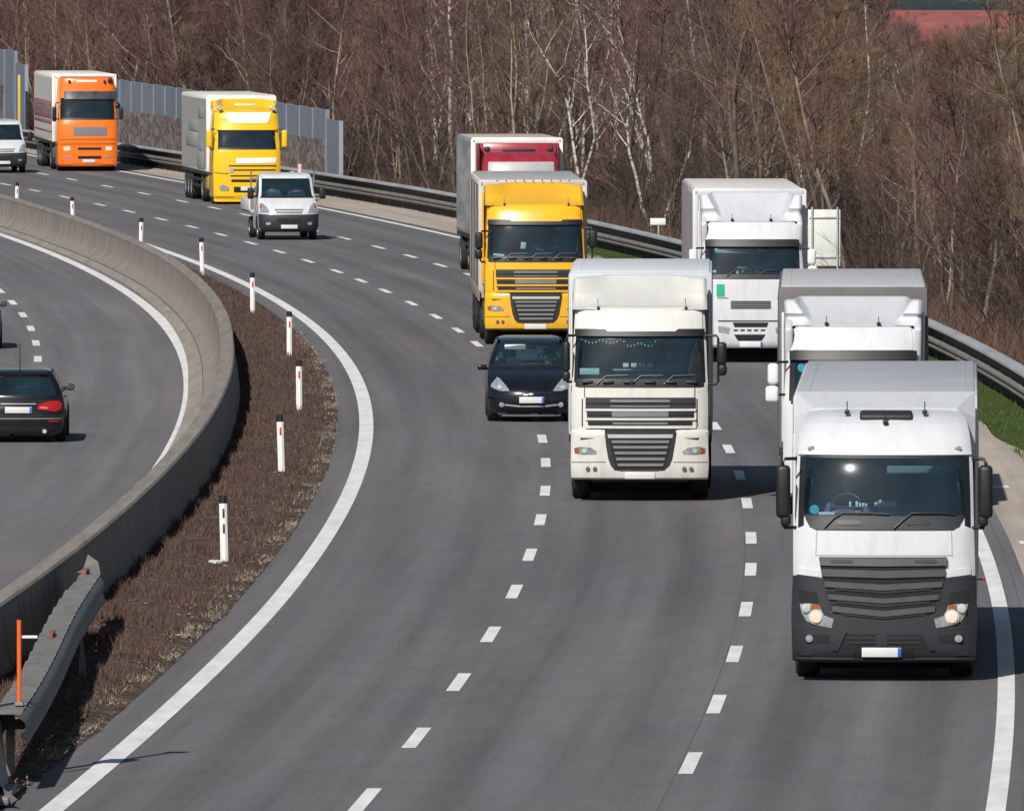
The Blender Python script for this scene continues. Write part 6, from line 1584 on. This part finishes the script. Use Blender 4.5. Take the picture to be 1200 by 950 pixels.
def estate(cx, yb, label, m, nm, anten=True, dl=True):
    root, d = place(nm, cx, yb, label, 'car', dback=-3.7, rev=True)
    # built with the tail at +y; the reversed root puts the tail towards the camera
    rows = [(.16, .10, 4.42, .78, .25, .1, .12, .12), (.26, .03, 4.5, .84, .26, .14, .13, .13), (.42, .0, 4.53, .865, .27, .15, .13, .13), (.60, .02, 4.52, .875, .27, .15, .12, .13), (.72, .08, 4.49, .875, .26, .14, .12, .12), (.80, .35, 4.47, .865, .22, .12, .12, .12), (.88, .9, 4.45, .85, .18, .1, .11, .12),
            (.94, 1.35, 4.42, .835, .15, .08, .10, .12), (1.05, 1.62, 4.32, .79, .14, .06, .10, .10), (1.2, 1.95, 4.17, .715, .13, .05, .09, .09), (1.31, 2.2, 4.04, .65, .12, .04, .08, .08), (1.37, 2.45, 3.9, .58, .1, .03, .06, .06), (1.395, 2.75, 3.55, .45, .06, .02, .04, .04)]
    B = Body(rows, n=7, root=root, dist=d); h = (.86, .97, 1.27); h2 = (.86, .90, 1.24)
    B.shell('car_body', m, fh=h, rh=h2); B.glass('windscreen', h, GLC); B.glass('rear_window', h2, GLC, face='r')
    for sx in (-.36, .36):
        mb = MB(); mb.rbox((sx, 2.45, .86), (.46, .14, .6), .06, 3, rot=(-.2, 0, 0)); mb.rbox((sx, 2.53, 1.19), (.24, .08, .14), .04, 3); mb.build('seat', SEATM, root)
        mb = MB(); mb.rbox((sx, 3.35, .80), (.5, .14, .44), .06, 3, rot=(-.2, 0, 0)); mb.rbox((sx, 3.41, 1.05), (.22, .08, .12), .04, 3); mb.build('seat', SEATM, root)
    R_ = dict(traced=False, face='r')
    for f in (lambda p: p, mir):
        tl = B.patch('tail_light', f([(.36, .64), (.70, .60), (.80, .63), (.83, .74), (.78, .80), (.62, .80), (.38, .74)]), REDL, .012, .02, **R_)
        B.patch('reversing_lens', f([(.40, .66), (.55, .645), (.56, .68), (.42, .69)]), mat('pink_lens', (.5, .18, .18), .15), .016, .01, parent=tl, **R_)
        B.patch('bumper_reflector', f(rr(.58, .76, .40, .43, .01)), REDL, .012, .012, **R_)
        mb = MB(); mb.tube([f([(.5, 0)])[0][0:1] + (4.38, .22), f([(.5, 0)])[0][0:1] + (4.52, .22)], .04, 10); mb.build('exhaust_pipe', CHR, root)
    B.patch('bumper_gap', [(-.84, .515), (.84, .515), (.84, .525), (-.84, .525)], LINE, .004, .006, **R_)
    B.patch('tailgate_line', [(-.62, .80), (.62, .80), (.62, .806), (-.62, .806)], LINE, .003, .004, **R_)
    B.patch('chrome_strip', [(-.34, .735), (.34, .735), (.34, .75), (-.34, .75)], CHR, .02, .02, **R_)
    B.patch('lower_valance', [(-.70, .2), (.70, .2), (.74, .30), (-.74, .30)], TRIM, .012, .015, **R_)
    B.patch('bumper_moulding', [(-.82, .455), (.82, .455), (.82, .475), (-.82, .475)], mat('satin_strip', (.2, .2, .22), .3), .014, .015, **R_)
    p = plate(B, 0, .63, .52, .12, face='r', eu=False)
    mb = MB(); mb.rbox((-.235, B.rear(.2, .63) + .046, .63), (.042, .006, .11), .002); mb.build('blue_band', BLUE, p)
    mb = MB(); mb.rbox((0, 3.98, 1.33), (1.1, .2, .03), .012, rot=(-.3, 0, 0)); mb.build('roof_spoiler', m, root)
    if anten:
        mb = MB(); mb.tube([(0, 3.3, 1.38), (0, 3.42, 1.88)], [.012, .006], 6); mb.build('roof_aerial', BLK, root)
    for sg in (-1, 1):
        mb = MB(); mb.rbox((sg * .93, 1.75, .98), (.19, .12, .13), .045, 3); o = mb.build('mirror', m, root)
        mb = MB(); mb.rbox((sg * .93, 1.82, .98), (.16, .02, .10), .01); mb.build('mirror_glass', mat('dim_mirror', (.06, .065, .075), .2), o)
        mb = MB(); mb.tube([(sg * .8, 1.72, .94), (sg * .88, 1.75, .96)], .025, 6); mb.build('mirror_arm', BLK, o)
        B.side('side_window', [(1.9, .95), (4.05, .98), (3.9, 1.2), (2.3, 1.24)], mat('side_glass_dark', (.015, .018, .022), .05), sg, .004)
        B.side('roof_rail', [(2.4, 1.345), (3.8, 1.335), (3.8, 1.355), (2.4, 1.365)], BLK, sg, .025, .025)
        B.side('door_handle', [(2.9, .83), (3.1, .83), (3.1, .86), (2.9, .86)], m, sg, .03, .03)
        B.patch('headlight', (lambda p: p if sg < 0 else mir(p))([(-.8, .58), (-.5, .56), (-.52, .68), (-.76, .72)]), LAMP, .01, .015, traced=False)
    car_common(root, B, m, (.85, 3.62), .79, .32)
    if dl: driver(root, .36, 2.42, .30, 'person in dark jacket driving the black estate car')
    return root
estate(28.4, 517, 'black estate car seen from behind with red tail lights and roof aerial', paint('black_estate_paint', (.005, .005, .006), .2, dirt=.02), 'estate_car')
estate(-43, 408, 'dark blue grey car cut by the left picture edge, only its right rear showing', paint('blue_grey_car_paint', (.03, .04, .06), .2, dirt=.03), 'dark_car', anten=False, dl=False)
